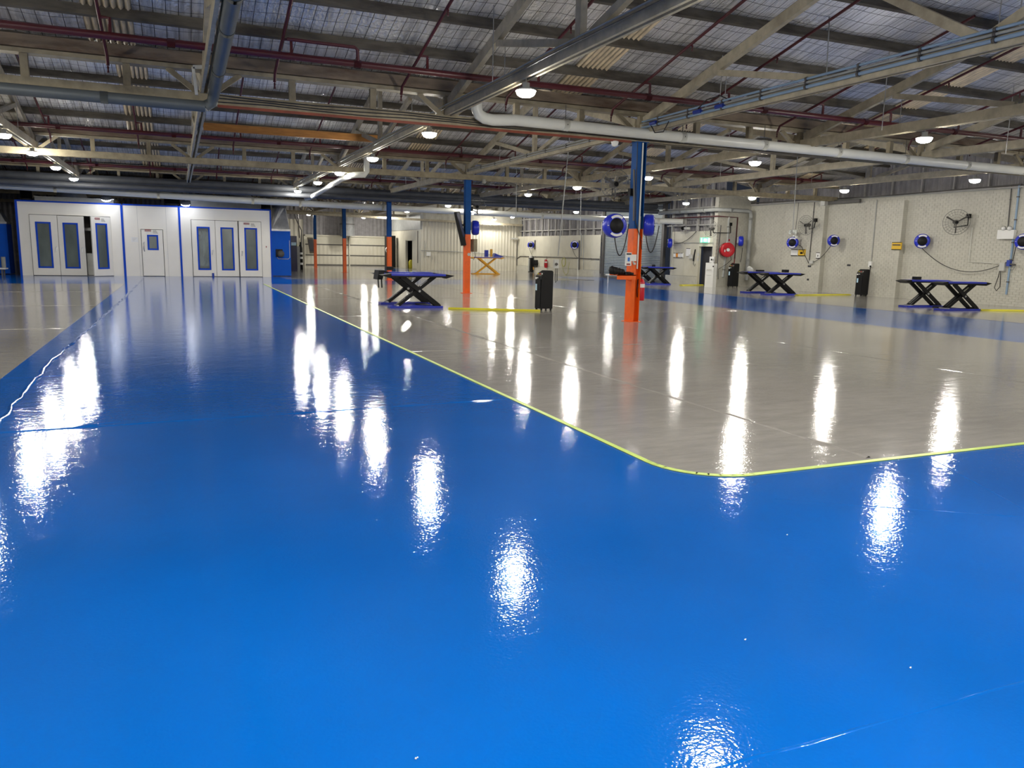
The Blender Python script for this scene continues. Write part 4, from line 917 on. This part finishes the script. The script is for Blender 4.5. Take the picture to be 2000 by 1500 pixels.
# ================================================================== SCISSOR LIFTS
def lift(label,x,y,rz=0,blue='liftblue',arm='black',h=.93,gap=1.45,L=1.5,single=False,group='blue mid-rise scissor lifts'):
    t=thing('scissor_lift',label,'vehicle lift',(x,y,0),rz,group)
    for s in ((-1,1) if not single else (0,)):
        yc_=s*gap/2+ (0)
        MB().box((-L*.52,yc_-.2,0.005),(L*.46,yc_-.15,.06)).box((-L*.52,yc_+.15,0.005),(L*.46,yc_+.2,.06)).box((-L*.52,yc_-.15,.005),(-L*.45,yc_+.15,.05)).box((L*.4,yc_-.15,.005),(L*.46,yc_+.15,.05)).build('base_frame',blue,t,False)
        # platform
        MB().box((-L*.5,yc_-.25,h-.05),(L*.5,yc_+.25,h)).build('platform',blue,t,False)
        MB().box((-L*.5,yc_-.24,h-.09),(L*.5,yc_+.24,h-.05)).build('under_rail',arm,t,False)
        for e in (-1,1):
            MB().prism([(e*L*.5,yc_-.23,h),(e*(L*.5+.26),yc_-.23,h-.04),(e*(L*.5+.02),yc_-.23,h-.12)],(0,.46,0)).build('ramp_flap',arm,t,False)
        # scissor arms: outer pair leaning one way, inner pair the other
        for q,(o,wd) in enumerate(((.15,.05),(-.15,.05))):
            MB().bar((L*.38,yc_+o,.07),(-L*.30,yc_+o,h-.07),wd,.12).build('scissor_arm',arm,t,False)
        for o in (.08,-.08):
            MB().bar((-L*.36,yc_+o,.07),(L*.33,yc_+o,h-.07),.04,.085).build('scissor_arm',arm,t,False)
        MB().cyl((L*.02,yc_-.2,h*.5),(L*.02,yc_+.2,h*.5),.035,12).build('pivot_pin','steel',t,False)
        MB().bar((-L*.35,yc_,.10),(L*.06,yc_,h*.62),.07,.07).build('hydraulic_ram',arm,t,False); MB().cyl((-L*.0,yc_,h*.55),(L*.2,yc_,h*.8),.022,8).build('ram_rod','steel',t,False)
        MB().box((L*.36,yc_-.18,.04),(L*.42,yc_+.18,.1)).build('cross_bar',arm,t,False); MB().box((-L*.4,yc_-.18,.05),(-L*.36,yc_+.18,.09)).build('cross_bar','steel' if arm=='black' else arm,t,False)
    if not single: MB().bar((L*.25,-gap/2,.03),(L*.25,gap/2,.03),.3,.03).build('hose_tray',arm,t,False)
    return t
def rubber_block(label,c,sz=(.14,.12,.1)): return tag(MB().cb(c,sz).build('rubber_block','black2'),label,'block')
pn=at(818,603,z=0); pf=at(790,592.5,z=0); print('LIFT1',pn,pf)
l1=lift('blue and black scissor lift standing near the grey bay middle, joined to the nearest cabinet',(pn.x+pf.x)/2,(pn.y+pf.y)/2,math.radians(-3),gap=1.4)
L1=(pn+pf)/2; print(L1)
rubber_block('black rubber block on the left end of the nearest lift',at(760,524,y=L1.y+.5)+Vector((0,0,0)),(.2,.25,.1))
hf=thing('hanging_rack','dark folding panel with two legs hanging off the left end of the nearest lift','rack',at(745,545,y=L1.y))
a_=[at(u,v,y=L1.y-.3) for u,v in ((740,528),(752,528),(747,546),(737,546))]; MB().prism(a_,(0,.5,0)).build('panel','black2',hf)
for u in (738.5,745): MB().bar(at(u,546,y=L1.y-.2),at(u+1,562,y=L1.y-.2),.03,.03).build('leg','black',hf)
MB().bar(at(749,530,y=L1.y-.2),at(768,536,y=L1.y-.2),.05,.05).build('arm','black',hf)
pn=at(1287,556.5,z=0); pf=at(1262,554,z=0); p=(pn+pf)/2
lift('blue and black scissor lift before the boarded wall and roller door',23.4,p.y+.3,math.radians(0),gap=1.4,L=1.55)
Lp=Vector((23.4,p.y+.3,.95)); rubber_block('black rubber block on the lift before the boarded wall, mid platform',(Lp.x-.1,Lp.y-.4,.99))
tag(MB().lathe([(0,0),(.08,.02),(.1,.1),(.05,.17),(0,.18)],(Lp.x-.95,Lp.y-.4,.9),n=10).build('green_rag','ygreen'),'small yellow green rag on the left end of the lift behind the column','rag')
p=at(1500,574,z=0); lift('blue and black scissor lift in front of the brick wall with the film draped reel',p.x+.05,p.y,math.radians(-4),gap=1.45,L=1.6); L3=p.copy()
rubber_block('black rubber block at the right end of the brick wall lift',(L3.x+.45,L3.y-.45,1.0),(.22,.2,.12)); rubber_block('low black rubber block mid platform of the brick wall lift',(L3.x-.1,L3.y+.5,.98),(.3,.2,.07))
rg=thing('white_rag','white rags heaped on the left end of the brick wall lift','rags',(L3.x-.85,L3.y-.1,.95)); b=MB(); random.seed(9)
for i in range(6): b.lathe([(0,-.05),(.1,0),(.09,.07),(0,.13)],(L3.x-.95+random.uniform(-.1,.1),L3.y+.1+random.uniform(-.1,.1),1.02+random.uniform(-.03,.06)),(random.uniform(-.5,.5),random.uniform(-.5,.5),1),8)
b.build('rag_folds','jute',rg)
p=at(1835,603,z=0); lift('blue and black scissor lift at the far right under the drooping hose',p.x,p.y,math.radians(-4),gap=1.45,L=1.6); L4=p.copy()
rubber_block('black rubber block on the left end of the far right lift',(L4.x-.55,L4.y+.55,.99),(.2,.2,.1))
p=at(958,531.5,z=0); yl=thing  # yellow lift
yl=lift('yellow scissor lift with blue platform before the ribbed far wall',at(950,532,y=50).x,50.0,0,'yliftm','yliftm',1.15,.9,2.0,True,None)
for c in kids(yl):
    if c.name.startswith(('platform','rubber_deck')): c.data=c.data.copy(); c.data.materials[0]=M['liftblue']
for i,(u,m,hh) in enumerate(((948,'liftblue',.35),(951,'liftblue',.35),(959,'yliftm',.42))):
    q=at(u,505,y=50); tag(MB().box((q.x-.06,49.9,1.17),(q.x+.06,50.05,1.17+hh+.1)).build('lift_post',m),['left slim blue post on the yellow lift','right slim blue post on the yellow lift','yellow post on the yellow lift platform'][i],'post')
q=at(965,505,y=50); tag(MB().prism([(q.x-.1,49.8,1.17),(q.x+.75,49.8,1.17),(q.x+.3,49.8,1.3),(q.x,49.8,1.42)],(0,.4,0)).build('blue_adapter','liftblue'),'blue wedge adapter on the right end of the yellow lift','adapter')
# hose covers
def ramp(label,a,b,wd=.16,ht=.045):
    a=Vector(a);b=Vector(b);d=(b-a).normalized();s=Vector((-d.y,d.x,0))*wd/2; z=Vector((0,0,ht))
    return tag(MB().add([a-s,a-s*.3+z,a+s*.3+z,a+s,b-s,b-s*.3+z,b+s*.3+z,b+s],[(0,1,2,3),(7,6,5,4),(0,4,5,1),(1,5,6,2),(2,6,7,3),(3,7,4,0)]).build('cable_cover','yellow'),label,'cable cover',group='yellow floor cable covers')
z_=Vector((0,0,.006))
ramp('yellow cable cover from the nearest lift to its black cabinet',at(876,603.5,z=.006),at(1055,608,z=.006),.2)
ramp('yellow cable cover in front of the white cabinet and dark doorway',at(1330,557.5,z=.006),at(1418,556.5,z=.006),.3)
ramp('yellow cable cover along the brick wall to the black cabinet',at(1556,577,z=.006),at(1658,576,z=.006),.3)
ramp('yellow cable cover leaving the right edge past the far right lift',at(1913,606.5,z=.006),at(2010,606,z=.006)+Vector((1.2,-.8,0)),.25)
# ================================================================== SPRAY BOOTHS
YF=42.4; HB=3.38
def door_leaf(t,x0,x1,z1,win,pane='glass',hinge=None,ang=0,handle=None,sign=False,nm='booth_door'):
    wx0,wx1,wz0,wz1=win; th=.06; y=YF-.03
    b=MB().box((x0,y-th/2,.02),(wx0,y+th/2,z1)).box((wx1,y-th/2,.02),(x1,y+th/2,z1)).box((wx0,y-th/2,.02),(wx1,y+th/2,wz0)).box((wx0,y-th/2,wz1),(wx1,y+th/2,z1))
    piv=Matrix.Translation((hinge or x0,y,0))@Matrix.Rotation(math.radians(ang),4,'Z')@Matrix.Translation((-(hinge or x0),-y,0))
    def bd(bb,n,m,par): bb.v=[piv@v for v in bb.v]; return bb.build(n,m,par)
    d=bd(b,nm,'panel',t); fw=.075
    bd(MB().box((wx0,y-.045,wz0),(wx0+fw,y+.04,wz1)).box((wx1-fw,y-.045,wz0),(wx1,y+.04,wz1)).box((wx0+fw,y-.045,wz0),(wx1-fw,y+.04,wz0+fw)).box((wx0+fw,y-.045,wz1-fw),(wx1-fw,y+.04,wz1)),'window_frame','trimblue',d)
    bd(MB().box((wx0+fw,y-.01,wz0+fw),(wx1-fw,y+.01,wz1-fw)),'pane',pane,d)
    if handle:
        hx,hz=handle; bd(MB().box((hx-.03,y-.06,hz-.03),(hx+.03,y-.03,hz+.03)).bar((hx+.01,y-.08,hz),(hx-.03,y-.09,hz-.22),.03,.03),'handle','steel',d)
    if sign:
        cx=(wx0+wx1)/2-.08
        bd(MB().box((cx-.26,y-.04,wz1+.16),(cx+.03,y-.031,wz1+.25)),'warning_sign','dred',d)
        bd(MB().box((cx-.2,y-.04,wz1+.05),(cx-.09,y-.031,wz1+.14)).box((cx-.02,y-.04,wz1+.05),(cx+.09,y-.031,wz1+.14)),'warning_label','white',d)
        q=piv@Vector((cx-.115,y-.043,wz1+.205)); xd=piv.to_3x3()@Vector((1,0,0)); text('lettering','DANGER',.075,'white',d,face(q,xd))
        for k in range(3): bd(MB().box((cx+.1,y-.036,wz1+.08+k*.055),(cx+.1+.22-.03*k,y-.031,wz1+.10+k*.055)),'print_line','dcond',d)
    return d
def booth(label,x0,x1,doors_x0,doors_x1,name='spray_booth'):
    t=thing(name,label,'spray booth',(x0,YF,0)); D_=6.5
    b=MB().box((x0,YF,0),(doors_x0,YF+.08,HB)).box((doors_x1,YF,0),(x1,YF+.08,HB)).box((doors_x0,YF,2.79),(doors_x1,YF+.08,HB)).build('front_panel','panel',t)
    MB().box((x0,YF+.08,0),(x0+.06,YF+D_,HB)).build('side_panel','panel',t); MB().box((x1-.06,YF+.08,0),(x1,YF+D_,HB)).build('side_panel','panel',t)
    MB().box((x0,YF+D_,0),(x1,YF+D_+.06,HB)).build('rear_panel','panel',t); MB().box((x0,YF,HB),(x1,YF+D_,HB+.05)).build('roof_panel','panel',t)
    MB().box((x0,YF-.015,HB-.02),(x1,YF,HB+.05)).build('top_trim','trimblue',t)
    MB().box((doors_x0-.01,YF-.003,2.78),(doors_x1+.01,YF+.002,2.8)).box((doors_x0-.015,YF-.003,0),(doors_x0,YF+.002,2.79)).box((doors_x1,YF-.003,0),(doors_x1+.015,YF+.002,2.79)).build('door_seal','rubber',t)
    return t
bL=booth('left white spray booth with blue framed windows and one door ajar',-6.72,-2.39,-6.22,-2.9)
door_leaf(bL,-6.21,-5.11,2.78,(-6.0,-5.37,.35,2.47),handle=(-5.2,1.32))
door_leaf(bL,-5.09,-4.0,2.77,(-4.89,-4.25,.34,2.46),hinge=-5.09,ang=-4,handle=(-4.12,1.3))
door_leaf(bL,-3.98,-2.9,2.77,(-3.77,-3.12,.34,2.47),hinge=-2.9,ang=46,handle=None,sign=True)
MB().box((-6.75,YF-.03,0),(-6.66,YF+.1,HB+.05)).build('corner_trim','trimblue',bL); MB().box((-2.43,YF-.03,0),(-2.33,YF+.02,HB)).build('corner_trim','trimblue',bL)
MB().box((-6.66,YF+.1,0),(-2.45,YF+6.4,.02)).build('booth_floor','grey_floor',bL)
mr=booth('white mixing room with a small windowed door between the two spray booths',-2.33,.13,-1.585,-.625,'mixing_room')
for o in kids(mr):
    if o.name.startswith(('front_panel','door_seal')): D.objects.remove(o)
MB().box((-2.33,YF,0),(-1.585,YF+.08,HB)).box((-.625,YF,0),(.13,YF+.08,HB)).box((-1.585,YF,2.26),(-.625,YF+.08,HB)).build('front_panel','panel',mr)
MB().box((-1.595,YF-.003,2.25),(-.615,YF+.002,2.265)).box((-1.6,YF-.003,0),(-1.585,YF+.002,2.26)).box((-.625,YF-.003,0),(-.61,YF+.002,2.26)).build('door_seal','rubber',mr)
for x in (-1.72,-.45): MB().box((x,YF-.004,0),(x+.012,YF,HB)).build('panel_joint','greyp',mr)
sdr=door_leaf(mr,-1.575,-.635,2.24,(-1.33,-.84,1.27,2.0),sign=True)
MB().tube([(-1.47,YF-.07,1.2),(-1.5,YF-.14,1.3),(-1.5,YF-.14,1.55),(-1.47,YF-.07,1.65)],.02,8).build('pull_handle','steel',sdr)
s=thing('paper_notice','white paper notice on the mixing room wall','notice',(-1.95,YF-.01,1.9)); a_=at(256,463,y=YF);b_=at(270,473,y=YF); MB().box((a_.x,YF-.012,b_.z),(b_.x,YF-.002,a_.z)).build('paper_sheet','white',s)
for k in range(3): MB().box((a_.x+.05,YF-.014,a_.z-.06-k*.06),(b_.x-.06-.05*k,YF-.012,a_.z-.045-k*.06)).build('print_line','greyp',s)
bR=booth('right white spray booth with three blue framed windows beside the blue fan unit',.15,4.46,.68,3.99)
door_leaf(bR,.69,1.775,2.78,(.92,1.53,.33,2.46),'clear',handle=(1.63,1.3))
door_leaf(bR,1.79,2.86,2.78,(2.03,2.65,.32,2.46))
door_leaf(bR,2.89,3.98,2.78,(3.15,3.78,.33,2.47),hinge=3.98,ang=7,handle=(3.02,1.28),sign=True)
MB().box((0.11,YF-.03,0),(.2,YF-.001,HB)).build('corner_trim','trimblue',bR)
MB().box((4.43,YF-.03,0),(4.50,YF+.1,HB+.03)).build('corner_trim','trimblue',bR)
MB().cyl((1.6,YF-.08,0),(1.6,YF-.08,.18),.05,10).build('door_stop','dblue',bR)
MB().box((4.2,YF-.02,1.5),(4.24,YF,1.58)).build('switch','dred',bR)
MB().box((.2,YF+.1,0),(4.4,YF+6.4,.02)).build('booth_floor','grey_floor',bR)
tag(MB().cyl((-3.75,YF+.6,.03),(-3.75,YF+.6,1.05),.3,16).build('wrapped_drum','jute'),'white wrapped drum inside the left spray booth behind the gap','drum')
tag(MB().box((-4.6,YF+2.2,2.15),(-2.8,YF+2.3,2.3)).build('booth_rail','white'),'white rail inside the left spray booth seen through the gap','rail')
# masking film behind the first right booth window
cf=thing('hung_coveralls','pale creased sheet hanging behind the first window of the right spray booth','sheet',(1.2,YF+.15,.4)); b=MB(); vs=[];fs=[]; random.seed(11)
for j in range(9):
    for i in range(6): vs.append((1.02+i*.085,YF+.14+random.uniform(-.06,.06),.5+j*.22))
for j in range(8):
    for i in range(5): a=j*6+i; fs.append((a,a+1,a+7,a+6))
b.add(vs,fs).build('sheet_folds','jute',cf)
# top-of-booth plant
def crate(label,name,cat,a,b,m): return tag(MB().box(a,b).build(name,m),label,cat)
a_=at(67,384,y=YF+.5);b_=at(222,398,y=YF+.5); pb=thing('plenum_box','long grey plenum box on top of the left spray booth','plenum',(a_.x,YF+.5,HB+.05)); MB().box((a_.x,YF+.5,HB+.05),(b_.x,YF+2.2,a_.z)).build('casing','gcond',pb); MB().box((a_.x-.02,YF+.48,a_.z),(b_.x+.02,YF+2.22,a_.z+.03)).build('lid','galv',pb)
a_=at(372,393,y=YF+.5);b_=at(507,403,y=YF+.5); pb=thing('plenum_box','long grey plenum box on top of the right spray booth','plenum',(a_.x,YF+.5,HB+.05)); MB().box((a_.x,YF+.5,HB+.05),(b_.x,YF+2.2,a_.z)).build('casing','gcond',pb); MB().box((a_.x-.02,YF+.48,a_.z),(b_.x+.02,YF+2.22,a_.z+.03)).build('lid','galv',pb)
def duct_v(label,u,r,y,m='black',z1=5.0):
    p=at(u,395,y=y); t=thing('round_duct',label,'duct',(p.x,y,HB+.05)); MB().cyl((p.x,y,HB+.05),(p.x,y,z1),r,18).build('duct_pipe',m,t)
    for z in (HB+.12,4.1): MB().cyl((p.x,y,z),(p.x,y,z+.05),r*1.06,18).build('flange','dcond',t)
duct_v('fat black round duct rising from the mixing room roof',336,.36,YF+1)
duct_v('black round duct at the right end of the right booth roof',519,.25,YF+1.3,z1=4.0)
duct_v('black round duct at the left end of the left booth roof',52,.25,YF+1.3,z1=4.2)
t=thing('round_duct','silver domed duct elbow over the left spray booth','duct',at(140,375,y=YF+3)); MB().lathe([(0,.6),(.35,.55),(.6,.3),(.7,0),(.7,-.3)],at(140,385,y=YF+3),n=20).build('elbow','galv',t)
t=thing('round_duct','silver domed duct elbow over the right spray booth','duct',at(480,385,y=YF+3)); MB().lathe([(0,.6),(.35,.55),(.6,.3),(.7,0),(.7,-.3)],at(470,395,y=YF+3),n=20).build('elbow','galv',t)
# blue fan units with duct transitions
def fan_unit(label,x0,x1,y,z1=2.38,zt=3.72,burner=True):
    t=thing('fan_unit',label,'fan unit',(x0,y,0)); MB().box((x0,y,0.03),(x1,y+1.2,z1)).build('cabinet','fanblue',t); MB().box((x0-.02,y-.02,z1),(x1+.02,y+1.22,z1+.1)).build('top_frame','galv',t)
    xm_=(x0+x1)/2; w0=(x1-x0)/2-.03; zb=z1+.1
    A_=[(x0+.03,y+.02,zb),(x1-.03,y+.02,zb),(x1-.03,y+1.1,zb),(x0+.03,y+1.1,zb)]; n=16; B_=[(xm_+.36*math.cos(-math.pi*.75+i*2*math.pi/n),y+.55+.36*math.sin(-math.pi*.75+i*2*math.pi/n),zt-.12) for i in range(n)]
    vs=A_+B_; fs=[]
    for k in range(4):
        for j in range(4): i=k*4+j; fs.append((k,4+(i+1)%n,4+i))
        fs.append((k,(k+1)%4,4+(k*4+4)%n))
    MB().add(vs,fs).build('duct_transition','galv',t); MB().cyl((xm_,y+.55,zt-.14),(xm_,y+.55,zt),.39,18).build('duct_collar','galv',t)
    if burner:
        c=at(547,495,y=y); MB().cb((c.x-.05,y-.06,c.z+.02),(.34,.12,.4)).build('burner_body','black',t); MB().lathe([(0,-.2),(.16,-.2),(.18,-.1),(.18,0)],(c.x+.02,y-.1,c.z-.02),(0,1,0),18).build('burner_fan','dcond',t)
        MB().tube([(x1-.06,y-.02,1.9),(x1-.06,y-.03,1.0),(x1-.14,y-.03,.92),(c.x-.1,y-.05,.92),(c.x-.16,y-.05,1.0)],.015,6).build('conduit','greyp',t)
fan_unit('blue fan unit with galvanised duct beside the right spray booth',4.62,5.58,43.5)
fan_unit('large blue fan unit with grey duct left of the left spray booth',-9.6,-7.35,43.6,2.35,4.2,False)
# cabinet left: things on white bench
bn=thing('white_bench','low white bench at the left edge before the blue unit','bench',(-7.9,42.2,0)); MB().box((-9.2,41.9,.28),(-7.25,42.6,.34)).build('top','white',bn)
for x in (-9.0,-7.4): 
    for y in (42.0,42.5): MB().box((x-.03,y-.03,0),(x+.03,y+.03,.28)).build('leg','dcond',bn)
s=thing('machine_head','white machine with overhanging head on the bench at the left edge','machine',(-7.75,42.2,.34)); MB().box((-7.85,42.1,.34),(-7.55,42.5,.85)).build('body','greyp',s); MB().box((-8.2,42.1,.62),(-7.85,42.5,.85)).build('head','greyp',s)
tag(MB().cyl((-7.36,42.25,.34),(-7.36,42.25,.84),.09,12).build('grey_canister','gcond'),'slim grey canister at the right end of the white bench','canister')
# objects right of the blue fan unit
s=thing('blue_machine','dark blue compressor cabinet behind the blue fan unit','machine',(at(573,500,y=52).x,52,0)); p=at(573,530,y=52); MB().box((p.x-.3,51.9,0),(p.x+.25,52.6,2.25)).build('cabinet','screen',s); MB().box((p.x-.1,51.88,1.65),(p.x+.2,51.9,1.85)).build('label_plate','pale',s)
s=thing('grey_locker','plain grey locker between the blue machine and the sectional door','locker',(at(580,500,y=55).x,55,0)); p=at(580,530,y=55); MB().box((p.x-.2,54.8,0),(p.x+.2,55.3,1.35)).build('body','gcond',s); MB().prism([(p.x-.2,54.8,1.35),(p.x+.2,54.8,1.35),(p.x+.2,54.8,1.6),(p.x-.1,54.8,1.6)],(0,.5,0)).build('sloped_top','gcond',s)
s=thing('gas_bottle','tall dark bottle with white bands beside the grey locker','bottle',(at(588,500,y=56).x,56,0)); p=at(588,530,y=56); MB().lathe([(0,0),(.14,0),(.14,1.5),(.05,1.75),(.05,1.9),(0,1.9)],(p.x,56,0),n=14).build('cylinder','black2',s)
for z in (.35,.75,1.05): MB().lathe([(.145,z),(.145,z+.14)],(p.x,56,0),n=14).build('band','white',s)
tag(MB().lathe([(0,0),(.2,.05),(.22,.15),(.1,.22),(0,.22)],(at(577,500,y=54.6).x,55.05,1.56),n=12).build('hard_hat','ygreen'),'yellow green cap above the grey locker','cap')
s=thing('black_cabinet','tall black cabinet with a white round clock by the third column','cabinet',(at(757,500,y=66).x,66,0)); a_=at(755,460,y=66);b_=at(766,500,y=66); MB().box((a_.x,66,0),(b_.x+.3,66.7,a_.z)).build('body','black2',s); MB().ring(at(758,488,y=65.95),(0,1,0),.2,.05,20,6).build('round_badge','white',s)
tag(MB().tube([at(582,418,y=64),at(585,465,y=64)],.04,6).build('upright_pipe','dcond'),'dark upright pipe on the back wall left of the sectional door','pipe')
tag(MB().tube([at(568+7,418,y=69),at(579,430,y=69),at(589,450,y=69),at(589,500,y=69)],.05,6).build('drop_cable','dcond'),'dark bent cable dropping by the sectional door edge','cable')
# black tools at the left edge of the grey floor
tag(MB().bar((-4.55,21.6,.02),(-5.5,21.9,.03),.18,.04).build('floor_bracket','black2'),'black flat bracket lying on the left grey floor','bracket')
tag(MB().bar((-4.3,20.3,.015),(-5.5,20.5,.02),.12,.03).build('floor_bar','black2'),'thin black bar lying on the left grey floor nearer the camera','bar')
# white specks stuck on the floor
random.seed(21)
for i,(u,v) in enumerate(((1455,1250),(1537,1045),(1778,1305),(812,1482))):
    p=at(u,v,z=.003); b=MB(); b.lathe([(0,0),(.004,0),(.003,.004),(0,.005)],p,(.2,.1,1),6); b.lathe([(0,0),(.003,0),(.002,.003),(0,.004)],p+Vector((.007,.003,0)),(0,.3,1),6)
    tag(b.build('paint_chip','white'),'tiny white chip stuck in the blue floor, %s'%['largest, right of centre','between the two right lamp reflections','toward the right bottom','at the bottom edge of the photo'][i],'chip')
# grate near roller door
p=at(1136.5,546,z=.006); tag(MB().cb(p,(.8,1.6,.008)).build('floor_grate','dcond'),'dark floor grate before the boarded wall','grate')
s=thing('white_stand','slim white stand near the roller door','stand',at(1187,550,z=0)); p=at(1187,553,z=0); MB().tube([p,p+Vector((0,0,.45))],.03,6).build('post','white',s); MB().cyl(p+Vector((0,0,.42)),p+Vector((0,0,.48)),.14,10).build('cup','white',s)
# steel angle cover in the roof at grey pipe corner
s=thing('square_hanger','white square cable frame at the girder corner above the blue lane','frame',at(396,150,y=15.4))
a_=at(377,131,y=15.4);b_=at(413,131,y=15.4);c_=at(410,185,y=15.4);d_=at(384,185,y=15.4)
MB().bar(a_,b_,.05,.06).build('top_bar','pvc',s); MB().bar(a_,d_,.05,.05,(1,0,0)).build('side_bar','pvc',s); MB().bar(b_,c_,.05,.05,(1,0,0)).build('side_bar','pvc',s)
